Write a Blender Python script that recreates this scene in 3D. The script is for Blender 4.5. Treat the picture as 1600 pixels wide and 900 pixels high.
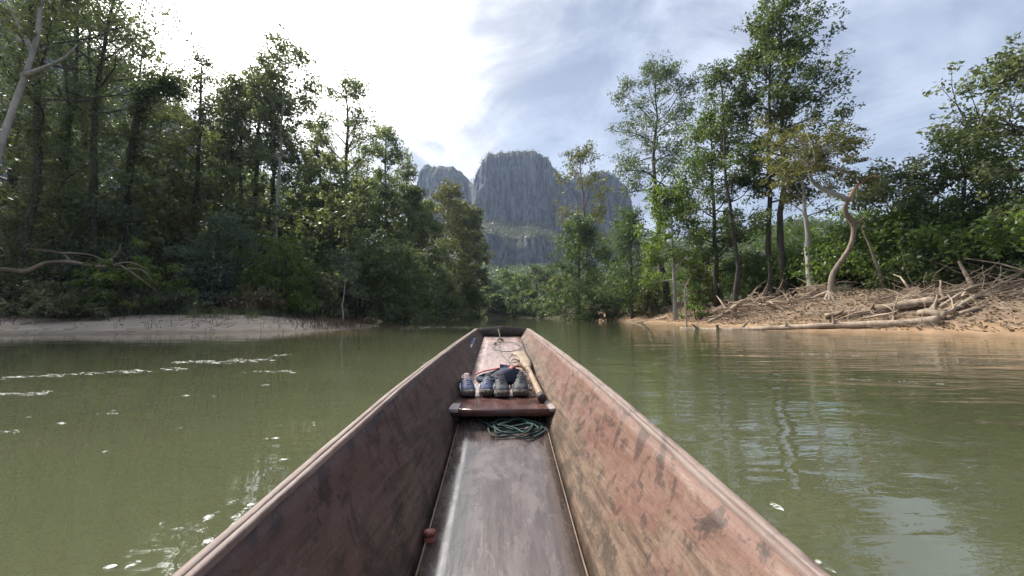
import bpy, math, random
import numpy as np
from mathutils import Vector, Matrix

# ------------------------------------------------------------------ camera, sky, sun, exposure
for o in list(bpy.data.objects):
    bpy.data.objects.remove(o)
SC = bpy.context.scene
COL = SC.collection
F = 620.0                                  # focal length in photo pixels (1600 wide)
CAM_H = 0.78                               # camera above the water
PITCH = math.atan(43.0 / F)
cam_data = bpy.data.cameras.new('camera')
cam_data.sensor_width = 36.0
cam_data.lens = 36.0 * F / 1600.0
cam_data.clip_start = 0.05
cam_data.clip_end = 5000.0
cam = bpy.data.objects.new('camera', cam_data)
COL.objects.link(cam)
cam.location = (0, 0, CAM_H)
cam.rotation_euler = (math.pi / 2 + PITCH, 0, 0)
SC.camera = cam

SUN_AZ = math.radians(-52.0)               # left of straight ahead
SUN_EL = math.radians(46.0)
SUN_DIR = Vector((math.sin(SUN_AZ) * math.cos(SUN_EL), math.cos(SUN_AZ) * math.cos(SUN_EL), math.sin(SUN_EL)))


class NT:
    """tiny node-tree helper"""
    def __init__(self, tree):
        self.t = tree
        tree.nodes.clear()

    def n(self, typ, ins=None, **props):
        nd = self.t.nodes.new(typ)
        for k, v in props.items():
            setattr(nd, k, v)
        for k, v in (ins or {}).items():
            self.set(nd.inputs[k], v)
        return nd

    def set(self, sock, v):
        if isinstance(v, bpy.types.NodeSocket):
            self.t.links.new(v, sock)
        elif isinstance(v, bpy.types.Node):
            self.t.links.new(v.outputs[0], sock)
        else:
            if isinstance(v, (tuple, list)) and len(v) == 3 and sock.type == 'RGBA':
                v = (*v, 1.0)
            sock.default_value = v

    def math(self, op, a, b=0.0, c=0.0, clamp=False):
        return self.n('ShaderNodeMath', {0: a, 1: b, 2: c}, operation=op, use_clamp=clamp).outputs[0]

    def vmath(self, op, a, b=(0, 0, 0), out=0):
        return self.n('ShaderNodeVectorMath', {0: a, 1: b}, operation=op).outputs[out]

    def mix(self, fac, a, b, typ='MIX'):
        nd = self.n('ShaderNodeMix', data_type='RGBA', blend_type=typ)
        self.set(nd.inputs[0], fac); self.set(nd.inputs[6], a); self.set(nd.inputs[7], b)
        return nd.outputs[2]

    def smooth(self, x, lo, hi, a=0.0, b=1.0):
        return self.n('ShaderNodeMapRange', {0: x, 1: lo, 2: hi, 3: a, 4: b}, interpolation_type='SMOOTHSTEP').outputs[0]

    def noise(self, vec, scale, detail=4.0, rough=0.55, dist=0.0):
        return self.n('ShaderNodeTexNoise', {'Vector': vec, 'Scale': scale, 'Detail': detail, 'Roughness': rough, 'Distortion': dist}).outputs[0]

    def scaled(self, vec, s, loc=(0, 0, 0), rot=(0, 0, 0)):
        return self.n('ShaderNodeMapping', {'Vector': vec, 'Location': loc, 'Rotation': rot, 'Scale': s}).outputs[0]

    def ramp(self, fac, stops):
        nd = self.n('ShaderNodeValToRGB', {0: fac})
        el = nd.color_ramp.elements
        while len(el) < len(stops):
            el.new(0.5)
        for e, (p, c) in zip(el, stops):
            e.position = p
            e.color = (*c, 1.0) if len(c) == 3 else c
        return nd.outputs[0]


world = bpy.data.worlds.new('World')
SC.world = world
world.use_nodes = True
w = NT(world.node_tree)
direc = w.vmath('NORMALIZE', w.n('ShaderNodeTexCoord').outputs['Generated'])
sky = w.n('ShaderNodeTexSky', sky_type='NISHITA', sun_disc=False, sun_elevation=SUN_EL, sun_rotation=SUN_AZ,
          air_density=1.2, dust_density=1.5, ozone_density=1.2)
SKY_STRENGTH = 0.053
sep = w.n('ShaderNodeSeparateXYZ', {0: direc})
zc = w.math('ADD', w.math('MAXIMUM', sep.outputs[2], 0.0), 0.22)
plane = w.n('ShaderNodeCombineXYZ', {0: w.math('DIVIDE', sep.outputs[0], zc), 1: w.math('DIVIDE', sep.outputs[1], zc), 2: 0.0}).outputs[0]
n1 = w.noise(w.scaled(plane, (1.0, 0.8, 1.0), loc=(3.1, 1.7, 0)), 1.25, 6.0, 0.52, 0.5)
n2 = w.noise(w.scaled(plane, (1.0, 1.0, 1.0), loc=(7.3, 4.1, 2)), 3.0, 5.0, 0.6, 0.6)
n3 = w.noise(w.scaled(plane, (0.9, 1.1, 1.0), loc=(1.3, 8.1, 5), rot=(0, 0, 0.7)), 2.1, 7.0, 0.58, 0.9)
t_n3 = w.math('MULTIPLY_ADD', n3, 0.6, w.math('MULTIPLY', n2, 0.4))
# thin high cloud over the whole sky
cover = w.smooth(n1, 0.34, 0.60, 0.55, 1.0)
shade = w.smooth(t_n3, 0.36, 0.64)
cloud_col = w.mix(shade, (2.9, 3.35, 4.5), (6.2, 6.8, 8.1))
# forward-scattering cloud round the sun: bright, with a broken edge
wob = w.math('MULTIPLY_ADD', w.math('SUBTRACT', n3, 0.5), 0.26, 0.0)
wob = w.math('ADD', wob, w.math('MULTIPLY', w.math('SUBTRACT', n1, 0.5), 0.30))
glow_axis = Vector((math.sin(math.radians(-35)) * math.cos(math.radians(41)), math.cos(math.radians(-35)) * math.cos(math.radians(41)), math.sin(math.radians(41))))
cosang = w.vmath('DOT_PRODUCT', direc, tuple(glow_axis), out=1)
cw = w.math('ADD', cosang, wob)
glow = w.math('ADD', w.math('MULTIPLY', w.smooth(cw, 0.865, 0.950), 0.65), w.math('MULTIPLY', w.smooth(cw, 0.78, 0.92), 0.35))
halo = w.smooth(cosang, 0.72, 1.0)
cloud_col = w.mix(halo, cloud_col, w.mix(1.0, cloud_col, (1.55, 1.42, 1.22), 'MULTIPLY'))
skymix = w.mix(cover, sky.outputs[0], cloud_col)
core = w.smooth(cosang, 0.915, 1.0)
lit = w.mix(shade, (6.6, 6.8, 7.3), (15.0, 15.0, 14.8))
skymix = w.mix(glow, skymix, w.mix(core, lit, (80.0, 78.0, 74.0)))
bg = w.n('ShaderNodeBackground', {'Color': skymix, 'Strength': SKY_STRENGTH})
out = w.n('ShaderNodeOutputWorld', {'Surface': bg})

sun_data = bpy.data.lights.new('sun', 'SUN')
sun_data.energy = 3.0
sun_data.angle = math.radians(9.0)         # veiled by thin cloud
sun_data.color = (1.0, 0.95, 0.87)
sun = bpy.data.objects.new('sun', sun_data)
COL.objects.link(sun)
sun.rotation_euler = SUN_DIR.to_track_quat('Z', 'Y').to_euler()
sun.location = (-20, 40, 60)

SC.view_settings.view_transform = 'Standard'
SC.view_settings.look = 'None'
SC.view_settings.gamma = 1.0
SC.view_settings.use_curve_mapping = False
SC.view_settings.exposure = 1.3
SC.render.engine = 'CYCLES'
SC.cycles.use_denoising = True
SC.cycles.max_bounces = 6
SC.cycles.diffuse_bounces = 3
SC.cycles.transmission_bounces = 4
SC.cycles.volume_bounces = 0
SC.cycles.use_adaptive_sampling = True
SC.cycles.adaptive_threshold = 0.02
SC.cycles.sample_clamp_indirect = 6.0

# ------------------------------------------------------------------ helpers
ROT = np.array(cam.rotation_euler.to_matrix())


def at(px, py, Y):
    """world point on the ray through a photo pixel, at distance Y along the river"""
    v = ROT @ np.array([(px - 800.0) / F, -(py - 450.0) / F, -1.0])
    return np.array([0, 0, CAM_H]) + v * (Y / v[1])


def hash2(ix, iy, seed):
    h = np.sin(ix * 127.1 + iy * 311.7 + seed * 74.7) * 43758.5453
    return h - np.floor(h)


def vnoise(x, y, seed=0):
    x = np.asarray(x, float); y = np.asarray(y, float)
    ix = np.floor(x); iy = np.floor(y)
    fx = x - ix; fy = y - iy
    fx = fx * fx * (3 - 2 * fx); fy = fy * fy * (3 - 2 * fy)
    a = hash2(ix, iy, seed); b = hash2(ix + 1, iy, seed)
    c = hash2(ix, iy + 1, seed); d = hash2(ix + 1, iy + 1, seed)
    return (a * (1 - fx) + b * fx) * (1 - fy) + (c * (1 - fx) + d * fx) * fy


def fbm(x, y, seed=0, octs=4):
    s = 0.0; a = 0.5
    for k in range(octs):
        s = s + a * (vnoise(np.asarray(x) * 2 ** k, np.asarray(y) * 2 ** k, seed + k * 13) - 0.5)
        a *= 0.5
    return s


class MB:
    """collects quads (numpy) and links them as one mesh object"""
    def __init__(self):
        self.v = []; self.q = []; self.n = 0

    def add(self, v, q):
        v = np.asarray(v, float).reshape(-1, 3); q = np.asarray(q, int).reshape(-1, 4)
        self.v.append(v); self.q.append(q + self.n); self.n += len(v)
        return self

    def grid(self, P, wrap=False):
        """P: (rows, cols, 3)"""
        r, c = P.shape[:2]
        idx = np.arange(r * c).reshape(r, c)
        if wrap:
            idx = np.concatenate([idx, idx[:, :1]], 1)
        q = np.stack([idx[:-1, :-1], idx[:-1, 1:], idx[1:, 1:], idx[1:, :-1]], -1).reshape(-1, 4)
        return self.add(P.reshape(-1, 3), q)

    def tube(self, pts, rad, sides=6, cap=True, rough=0.0, rng=None):
        pts = np.asarray(pts, float); m = len(pts)
        rad = np.broadcast_to(np.asarray(rad, float), (m,)) if np.ndim(rad) else np.full(m, rad)
        t = np.gradient(pts, axis=0)
        t /= np.linalg.norm(t, axis=1, keepdims=True) + 1e-9
        ref = np.array([0.0, 0, 1]) if abs(t[:, 2]).mean() < 0.8 else np.array([1.0, 0, 0])
        n1 = np.cross(t, ref); n1 /= np.linalg.norm(n1, axis=1, keepdims=True) + 1e-9
        n2 = np.cross(t, n1)
        a = np.arange(sides) * 2 * math.pi / sides
        R = rad[:, None] * np.ones((1, sides))
        if rough and rng is not None:
            R = R * (1 + rough * rng.standard_normal(R.shape))
        P = pts[:, None] + R[:, :, None] * (np.cos(a)[None, :, None] * n1[:, None] + np.sin(a)[None, :, None] * n2[:, None])
        if cap:
            P = np.concatenate([np.repeat(pts[:1, None], sides, 1), P, np.repeat(pts[-1:, None], sides, 1)], 0)
        return self.grid(P, wrap=True)

    def box(self, lo, hi):
        x0, y0, z0 = lo; x1, y1, z1 = hi
        v = [(x0, y0, z0), (x1, y0, z0), (x1, y1, z0), (x0, y1, z0), (x0, y0, z1), (x1, y0, z1), (x1, y1, z1), (x0, y1, z1)]
        return self.add(v, [(0, 3, 2, 1), (4, 5, 6, 7), (0, 1, 5, 4), (1, 2, 6, 5), (2, 3, 7, 6), (3, 0, 4, 7)])

    def arrays(self):
        return np.concatenate(self.v), np.concatenate(self.q)

    def mesh(self, name, mat=None, smooth=False, merge=False):
        v, q = self.arrays()
        return make_mesh(name, v, q, mat, smooth, merge)

    def build(self, name, mat, parent=None, smooth=False, merge=False, loc=None):
        return link(name, self.mesh(name, mat, smooth, merge), parent, loc)


def make_mesh(name, v, q, mat=None, smooth=False, merge=False):
    me = bpy.data.meshes.new(name)
    me.vertices.add(len(v)); me.vertices.foreach_set('co', np.ascontiguousarray(v, np.float32).ravel())
    me.loops.add(len(q) * 4); me.loops.foreach_set('vertex_index', q.astype(np.int32).ravel())
    me.polygons.add(len(q))
    me.polygons.foreach_set('loop_start', np.arange(0, len(q) * 4, 4, dtype=np.int32))
    if smooth:
        me.polygons.foreach_set('use_smooth', np.ones(len(q), bool))
    if mat:
        me.materials.append(mat)
    me.update(calc_edges=True)
    if merge:
        import bmesh
        bm = bmesh.new(); bm.from_mesh(me)
        bmesh.ops.remove_doubles(bm, verts=bm.verts, dist=1e-5)
        bmesh.ops.dissolve_degenerate(bm, edges=bm.edges, dist=1e-6)
        bmesh.ops.recalc_face_normals(bm, faces=bm.faces)
        bm.to_mesh(me); bm.free()
    else:
        me.validate()
    return me


def link(name, me, parent=None, loc=None):
    o = bpy.data.objects.new(name, me)
    COL.objects.link(o)
    if parent is not None:
        o.parent = parent
    if loc is not None:
        o.location = tuple(float(c) for c in loc)
    return o


def tag(o, label=None, cat=None, group=None, kind=None):
    if label: o['label'] = label
    if cat: o['category'] = cat
    if group: o['group'] = group
    if kind: o['kind'] = kind
    return o


def thing(name, label, cat, loc=(0, 0, 0), rotz=0.0, group=None):
    o = bpy.data.objects.new(name, None)
    COL.objects.link(o)
    o.empty_display_size = 0.1
    o.location = tuple(float(c) for c in loc); o.rotation_euler = (0, 0, rotz)
    return tag(o, label, cat, group)


def spline(ctrl, n=40):
    P = np.asarray(ctrl, float)
    P = np.vstack([2 * P[0] - P[1], P, 2 * P[-1] - P[-2]])
    m = len(P) - 3
    out = []
    for s in np.linspace(0, m - 1e-6, n):
        i = int(s); t = s - i
        a, b, c, d = P[i:i + 4]
        out.append(0.5 * ((2 * b) + (-a + c) * t + (2 * a - 5 * b + 4 * c - d) * t * t + (-a + 3 * b - 3 * c + d) * t ** 3))
    return np.array(out)


# ------------------------------------------------------------------ materials
def new_mat(name):
    m = bpy.data.materials.new(name)
    m.use_nodes = True
    return m, NT(m.node_tree)


def finish(t, shader, disp=None):
    t.n('ShaderNodeOutputMaterial', {'Surface': shader})


def leaf_mat(name, dark, mid, light, trans=0.42, rough=0.45):
    m, t = new_mat(name)
    rnd = t.n('ShaderNodeNewGeometry').outputs['Random Per Island']
    obj = t.n('ShaderNodeObjectInfo').outputs['Random']
    pos = t.n('ShaderNodeTexCoord').outputs['Object']
    clump = t.noise(pos, 0.45, 2.0)
    f = t.math('ADD', t.math('MULTIPLY', rnd, 0.55), t.math('MULTIPLY', t.smooth(clump, 0.3, 0.7), 0.45))
    c = t.ramp(f, [(0.0, dark), (0.5, mid), (1.0, light)])
    c = t.n('ShaderNodeHueSaturation', {'Hue': t.math('MULTIPLY_ADD', obj, 0.03, 0.485), 'Saturation': 1.0,
                                       'Value': t.math('MULTIPLY_ADD', obj, 0.3, 0.85), 'Color': c}).outputs[0]
    p = t.n('ShaderNodeBsdfPrincipled', {'Base Color': c, 'Roughness': rough, 'Specular IOR Level': 0.35})
    tr = t.n('ShaderNodeBsdfTranslucent', {'Color': t.mix(1.0, c, (1.7, 1.8, 0.85), 'MULTIPLY')})
    finish(t, t.n('ShaderNodeMixShader', {0: trans, 1: p, 2: tr}))
    return m


def wood_mat(name, c1, c2, c3=None, scale=3.0, stretch=(1, 1, 0.2), rough=0.8, bump=0.3, bdist=0.03):
    m, t = new_mat(name)
    pos = t.n('ShaderNodeTexCoord').outputs['Object']
    a = t.noise(t.scaled(pos, stretch), scale * 4, 6.0, 0.65)
    b = t.noise(pos, scale * 0.6, 3.0)
    c = t.mix(t.smooth(a, 0.3, 0.7), c1, c2)
    if c3:
        c = t.mix(t.smooth(b, 0.48, 0.66), c, c3)
    bp = t.n('ShaderNodeBump', {'Strength': bump, 'Distance': bdist, 'Height': a})
    finish(t, t.n('ShaderNodeBsdfPrincipled', {'Base Color': c, 'Roughness': rough, 'Normal': bp, 'Specular IOR Level': 0.3}))
    return m


def plain_mat(name, c1, c2, scale=20.0, rough=0.7, bump=0.2, bdist=0.003, spec=0.4):
    m, t = new_mat(name)
    pos = t.n('ShaderNodeTexCoord').outputs['Object']
    a = t.noise(pos, scale, 5.0, 0.6)
    c = t.mix(t.smooth(a, 0.35, 0.65), c1, c2)
    bp = t.n('ShaderNodeBump', {'Strength': bump, 'Distance': bdist, 'Height': a})
    finish(t, t.n('ShaderNodeBsdfPrincipled', {'Base Color': c, 'Roughness': rough, 'Normal': bp, 'Specular IOR Level': spec}))
    return m


M = {}
M['leaf_dark'] = leaf_mat('leaf_dark', (0.060, 0.074, 0.044), (0.116, 0.138, 0.078), (0.180, 0.195, 0.108))
M['leaf_mid'] = leaf_mat('leaf_mid', (0.032, 0.050, 0.022), (0.066, 0.094, 0.036), (0.125, 0.150, 0.062))
M['leaf_lime'] = leaf_mat('leaf_lime', (0.052, 0.080, 0.022), (0.096, 0.136, 0.036), (0.155, 0.195, 0.060))
M['leaf_olive'] = leaf_mat('leaf_olive', (0.060, 0.062, 0.025), (0.100, 0.100, 0.038), (0.150, 0.140, 0.060))
M['leaf_blue'] = leaf_mat('leaf_blue', (0.052, 0.074, 0.056), (0.094, 0.124, 0.092), (0.150, 0.180, 0.130))
M['leaf_grey'] = leaf_mat('leaf_grey', (0.070, 0.080, 0.055), (0.120, 0.135, 0.090), (0.190, 0.205, 0.140))
M['leaf_brown'] = leaf_mat('leaf_brown', (0.060, 0.045, 0.030), (0.110, 0.080, 0.050), (0.170, 0.130, 0.080), trans=0.2)
M['leaf_scrub'] = leaf_mat('leaf_scrub', (0.040, 0.046, 0.024), (0.070, 0.074, 0.038), (0.110, 0.108, 0.058), trans=0.25)
M['bark_dark'] = wood_mat('bark_dark', (0.035, 0.030, 0.024), (0.085, 0.072, 0.058), (0.05, 0.06, 0.035), 1.2)
M['bark_pale'] = wood_mat('bark_pale', (0.26, 0.25, 0.23), (0.42, 0.40, 0.37), (0.20, 0.20, 0.17), 0.8)
M['bark_tan'] = wood_mat('bark_tan', (0.14, 0.105, 0.075), (0.25, 0.195, 0.14), (0.10, 0.09, 0.06), 1.2)
M['snag'] = wood_mat('snag', (0.12, 0.095, 0.072), (0.29, 0.23, 0.175), (0.16, 0.125, 0.095), 1.0, (1, 1, 0.12), 0.85, 0.8, 0.06)
M['driftwood'] = wood_mat('driftwood', (0.22, 0.165, 0.12), (0.40, 0.32, 0.24), (0.16, 0.12, 0.085), 1.5)
M['twig_dark'] = wood_mat('twig_dark', (0.06, 0.045, 0.032), (0.14, 0.105, 0.075), None, 0.7)
M['twig'] = wood_mat('twig', (0.24, 0.175, 0.12), (0.44, 0.345, 0.25), (0.12, 0.085, 0.06), 0.7)


# limestone
def rock_material():
    m, t = new_mat('limestone')
    pos = t.n('ShaderNodeNewGeometry').outputs['Position']
    st = t.noise(t.scaled(pos, (0.20, 0.20, 0.016)), 1.0, 8.0, 0.70, 0.5)
    bl = t.noise(pos, 0.02, 4.0)
    fine = t.noise(t.scaled(pos, (0.5, 0.5, 0.12)), 1.0, 5.0, 0.65)
    c = t.mix(t.smooth(st, 0.40, 0.60), (0.020, 0.024, 0.032), (0.118, 0.126, 0.148))
    c = t.mix(t.smooth(bl, 0.42, 0.62), c, t.mix(1.0, c, (1.55, 1.42, 1.22), 'MULTIPLY'))
    c = t.mix(t.math('MULTIPLY', t.smooth(fine, 0.5, 0.72), 0.7), c, (0.055, 0.065, 0.055))
    nz = t.n('ShaderNodeSeparateXYZ', {0: t.n('ShaderNodeNewGeometry').outputs['Normal']}).outputs[2]
    soil = t.smooth(t.math('ADD', nz, t.math('MULTIPLY', t.math('SUBTRACT', bl, 0.5), 0.5)), 0.42, 0.66)
    c = t.mix(soil, c, t.mix(fine, (0.035, 0.045, 0.02), (0.075, 0.08, 0.04)))
    bp = t.n('ShaderNodeBump', {'Strength': 0.9, 'Distance': 3.0, 'Height': t.math('ADD', st, fine)})
    finish(t, t.n('ShaderNodeBsdfPrincipled', {'Base Color': c, 'Roughness': 0.9, 'Normal': bp, 'Specular IOR Level': 0.2}))
    return m


M['rock'] = rock_material()


def ground_material():
    m, t = new_mat('bank_soil')
    pos = t.n('ShaderNodeNewGeometry').outputs['Position']
    att = t.n('ShaderNodeAttribute', attribute_name='tint').outputs['Color']
    a = t.noise(pos, 1.3, 6.0, 0.65)
    b = t.noise(pos, 9.0, 5.0, 0.7)
    c = t.mix(t.smooth(a, 0.35, 0.7), t.mix(1.0, att, (0.78, 0.75, 0.72), 'MULTIPLY'), att)
    c = t.mix(t.math('MULTIPLY', t.smooth(b, 0.52, 0.72), 0.55), c, t.mix(1.0, att, (0.45, 0.40, 0.36), 'MULTIPLY'))
    bp = t.n('ShaderNodeBump', {'Strength': 0.6, 'Distance': 0.08, 'Height': t.math('ADD', a, b)})
    finish(t, t.n('ShaderNodeBsdfPrincipled', {'Base Color': c, 'Roughness': 0.95, 'Normal': bp, 'Specular IOR Level': 0.15}))
    return m


M['ground'] = ground_material()


def water_material():
    m, t = new_mat('river_water')
    pos = t.n('ShaderNodeNewGeometry').outputs['Position']
    att = t.n('ShaderNodeAttribute', attribute_name='shallow').outputs['Fac']
    sediment = t.noise(t.scaled(pos, (0.10, 0.25, 1)), 1.0, 3.0)
    c = t.mix(t.smooth(sediment, 0.35, 0.65), (0.078, 0.084, 0.044), (0.095, 0.099, 0.054))
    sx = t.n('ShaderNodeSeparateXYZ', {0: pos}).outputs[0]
    c = t.mix(t.smooth(sx, -1.0, 5.0), c, t.mix(1.0, c, (0.66, 0.66, 0.62), 'MULTIPLY'))   # right side darkened in the colour to stand in for tree reflections
    c = t.mix(att, c, (0.20, 0.145, 0.078))
    # ripples: long swell, small cross ripples, slick patches between them
    r1 = t.noise(t.scaled(pos, (0.55, 1.5, 1), rot=(0, 0, 0.12)), 1.0, 3.0, 0.5, 0.3)
    r2 = t.noise(t.scaled(pos, (2.2, 6.5, 1), rot=(0, 0, -0.15)), 1.0, 3.0, 0.5, 0.4)
    r3 = t.noise(t.scaled(pos, (7.0, 16.0, 1)), 1.0, 2.0, 0.5)
    slick = t.smooth(t.noise(t.scaled(pos, (0.09, 0.22, 1), loc=(3, 1, 0)), 1.0, 3.0), 0.38, 0.62, 0.25, 1.0)
    xx = t.n('ShaderNodeSeparateXYZ', {0: pos}).outputs[0]
    side = t.smooth(xx, -3.0, 3.0, 0.22, 1.0)
    h = t.math('ADD', t.math('MULTIPLY', r1, t.math('MULTIPLY', side, 0.030)), t.math('MULTIPLY', t.math('MULTIPLY', r2, slick), t.math('MULTIPLY', side, 0.0095)))
    h = t.math('ADD', h, t.math('MULTIPLY', t.math('MULTIPLY', r3, slick), t.math('MULTIPLY', side, 0.0014)))
    bp = t.n('ShaderNodeBump', {'Strength': 1.0, 'Distance': 1.0, 'Height': h})
    finish(t, t.n('ShaderNodeBsdfPrincipled', {'Base Color': c, 'Roughness': 0.02, 'IOR': 1.75, 'Normal': bp, 'Specular IOR Level': 0.5}))
    return m


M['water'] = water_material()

# ------------------------------------------------------------------ the river valley
YL = np.array([-400, -60, 0, 8, 13, 15.5, 17.0, 19.0, 24, 29, 32, 35, 40, 48, 69, 88, 100, 106, 109, 112, 160])
XL_ = np.array([-30, -30, -30, -30, -27, -21, -14.5, -9.6, -8.8, -9.6, -10.8, -13.5, -15.5, -16.2, -16.8, -14.8, -12.5, -16, -40, -260, -260])
YR = np.array([-400, -60, 0, 8, 13, 18, 22, 30, 37, 55, 69, 80, 95, 110, 118, 122, 125, 127, 160])
XR_ = np.array([20, 19, 18.5, 18, 17.2, 14.6, 12.9, 13.6, 14.2, 14.6, 14.4, 12.6, 10.4, 6, -2, -16, -60, -262, -262])


def shore_pts():
    ys = np.concatenate([np.arange(-80, 100, 0.5), np.arange(100, 127, 0.05)])
    L = np.stack([np.interp(ys, YL, XL_), ys], 1)
    R = np.stack([np.interp(ys, YR, XR_), ys], 1)
    L[:, 0] += 0.5 * fbm(ys * 0.4, ys * 0, 3); R[:, 0] += 0.7 * fbm(ys * 0.4, ys * 0, 9)
    return np.concatenate([L, R]), len(L)


SHORE, NLEFT = shore_pts()


def terrain(x, y):
    """returns z, tint(n,3)"""
    x = np.atleast_1d(np.asarray(x, float)); y = np.atleast_1d(np.asarray(y, float))
    d = np.full(x.shape, 1e9); side = np.zeros(x.shape, int)
    near = (np.abs(x) < 270) & (y > -100) & (y < 400)
    idx = np.where(near)[0]
    for s in range(0, len(idx), 4000):
        ii = idx[s:s + 4000]
        D = (x[ii, None] - SHORE[None, :, 0]) ** 2 + (y[ii, None] - SHORE[None, :, 1]) ** 2
        k = D.argmin(1)
        d[ii] = np.sqrt(D[np.arange(len(ii)), k]); side[ii] = (k >= NLEFT)
    xl = np.interp(y, YL, XL_) + 0.5 * fbm(y * 0.4, y * 0, 3); xr = np.interp(y, YR, XR_) + 0.7 * fbm(y * 0.4, y * 0, 9)
    wet = (x > xl) & (x < xr) & (y < 127)
    far = ~near
    d[far] = np.maximum(np.maximum(xl[far] - x[far], x[far] - xr[far]), 5) + 0.0
    d[far & (y > 127)] = np.maximum(y[far & (y > 127)] - 125, 5)
    side[far] = (x[far] > 0)
    bumps = fbm(x * 0.35, y * 0.35, 21) * np.clip(d / 4, 0, 1)
    fine = fbm(x * 1.6, y * 1.6, 5) * np.clip(d / 2, 0, 1)
    zl = np.interp(d, [0, 1.5, 4, 8, 12, 30, 120, 900], [0, 0.10, 0.38, 0.82, 1.15, 2.4, 6, 10]) + 0.25 * bumps + 0.05 * fine
    zl_far = np.interp(d, [0, 1, 3, 8, 30, 120, 900], [0, 0.35, 0.9, 1.6, 2.6, 6, 10]) + 0.3 * bumps
    k = np.clip((y - 33) / 8, 0, 1)
    zl = zl * (1 - k) + zl_far * k
    zr = np.interp(d, [0, 0.8, 2.2, 3.6, 5.0, 7.5, 12, 40, 120, 900], [0, 0.18, 0.50, 1.0, 1.55, 2.25, 2.75, 4.0, 8, 14]) + 0.7 * bumps + 0.25 * fine
    kf = np.clip((y - 38) / 20, 0, 1)
    zr_far = np.interp(d, [0, 0.6, 1.8, 4, 8, 40, 120, 900], [0, 0.5, 1.2, 2.0, 2.6, 4, 8, 14]) + 0.6 * bumps + 0.15 * fine
    zr = zr * (1 - kf) + zr_far * kf
    z = np.where(side == 1, zr, zl)
    z_wet = -np.where((side == 0) & (y < 35), np.interp(d, [0, 4, 10, 20], [0, 0.3, 1.2, 2.2]), np.interp(d, [0, 2, 8], [0, 0.5, 2.2]))
    step = 0.16
    zs = np.floor(z / step) * step + step * np.clip((z / step - np.floor(z / step)) * 2.2 - 0.6, 0, 1)
    z = np.where((z > 0.05) & (z < 1.3) & (d < 9) & (y < 60), z * 0.45 + zs * 0.55, z)
    z = np.where(wet, z_wet, z)
    # tint
    def col(c): return np.array(c)[None, :]
    sandL = col((0.40, 0.34, 0.275)); sandR = col((0.36, 0.245, 0.150)); soilR = col((0.220, 0.160, 0.112)); forest = col((0.055, 0.052, 0.026)); litter = col((0.19, 0.13, 0.085))
    kl = np.clip((d - 7.0 + 3 * bumps) / 3, 0, 1)[:, None]
    TL = sandL * (1 - kl) + forest * kl
    kk = np.clip((y - 33) / 6, 0, 1)[:, None]
    kf2 = np.clip((d - 0.6) / 1.5, 0, 1)[:, None]
    TL = TL * (1 - kk) + (litter * 0.7 * (1 - kf2) + forest * kf2) * kk
    k1 = np.clip((d - 1.4 + 2.5 * bumps) / 1.6, 0, 1)[:, None]; k2 = np.clip((d - 6.0 + 4 * bumps) / 4, 0, 1)[:, None]
    TR = (sandR * (1 - k1) + soilR * k1) * (1 - k2) + forest * 1.2 * k2
    kd = np.clip((y - 70) / 10, 0, 1)[:, None]
    TR = TR * (1 - kd) + (forest * 1.1) * kd
    T = np.where((side == 1)[:, None], TR, TL)
    wetk = np.clip(1 - (z - 0.03 - 0.10 * (fbm(x * 0.8, y * 0.8, 61) + 0.25)) / 0.10, 0, 1)[:, None]
    T = T * (1 - 0.48 * wetk)
    return z, T, d, wet


def gz(x, y):
    return float(terrain(x, y)[0][0])


def axis(dense_lo, dense_hi, step, lo, hi, grow=1.18):
    a = list(np.arange(dense_lo, dense_hi + 1e-6, step))
    s = step
    while a[-1] < hi:
        s *= grow; a.append(min(a[-1] + s, hi))
    s = step
    b = [a[0]]
    while b[-1] > lo:
        s *= grow; b.append(max(b[-1] - s, lo))
    return np.array(sorted(set(b + a)))


gx = axis(-34, 40, 0.5, -900, 900); gy = axis(4, 136, 0.7, -400, 960)
GX, GY = np.meshgrid(gx, gy)
Z, T, _, _ = terrain(GX.ravel(), GY.ravel())
gb = MB().grid(np.stack([GX.ravel(), GY.ravel(), Z], 1).reshape(len(gy), len(gx), 3))
ground = gb.build('ground', M['ground'], smooth=True)
tag(ground, 'sandy and earthen river banks under the trees', None, kind='structure')
ca = ground.data.color_attributes.new('tint', 'FLOAT_COLOR', 'POINT')
ca.data.foreach_set('color', np.concatenate([T, np.ones((len(T), 1))], 1).astype(np.float32).ravel())

# boat profile (needed for the hole the hull makes in the water)
BY = np.array([-4.6, -3.2, -2, -1, 0, 1.24, 2.2, 2.57, 2.9, 3.3, 4.2, 4.98])
B_FLOOR = np.array([-0.80, -0.83, -0.85, -0.85, -0.835, -0.81, -0.69, -0.625, -0.56, -0.49, -0.36, -0.25]) + CAM_H
B_HW = np.array([0.24, 0.27, 0.28, 0.28, 0.275, 0.27, 0.27, 0.268, 0.262, 0.255, 0.238, 0.22])
GYS = np.array([-4.6, -3.2, -2, -1, 0.2, 0.65, 1.0, 1.95, 3.0, 4.0, 4.98])
B_GZ = np.array([-0.40, -0.44, -0.45, -0.445, -0.43, -0.415, -0.385, -0.32, -0.265, -0.21, -0.155]) + CAM_H
B_GW = np.array([0.42, 0.47, 0.51, 0.525, 0.525, 0.52, 0.51, 0.485, 0.445, 0.39, 0.325])
fl = lambda y: np.interp(y, BY, B_FLOOR)
fw = lambda y: np.interp(y, BY, B_HW)
gzf = lambda y: np.interp(y, GYS, B_GZ)
gwf = lambda y: np.interp(y, GYS, B_GW)
BYAW = 15.0 / F


def boat_xy(x, y):
    return x * math.cos(BYAW) - y * math.sin(BYAW), x * math.sin(BYAW) + y * math.cos(BYAW)


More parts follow.
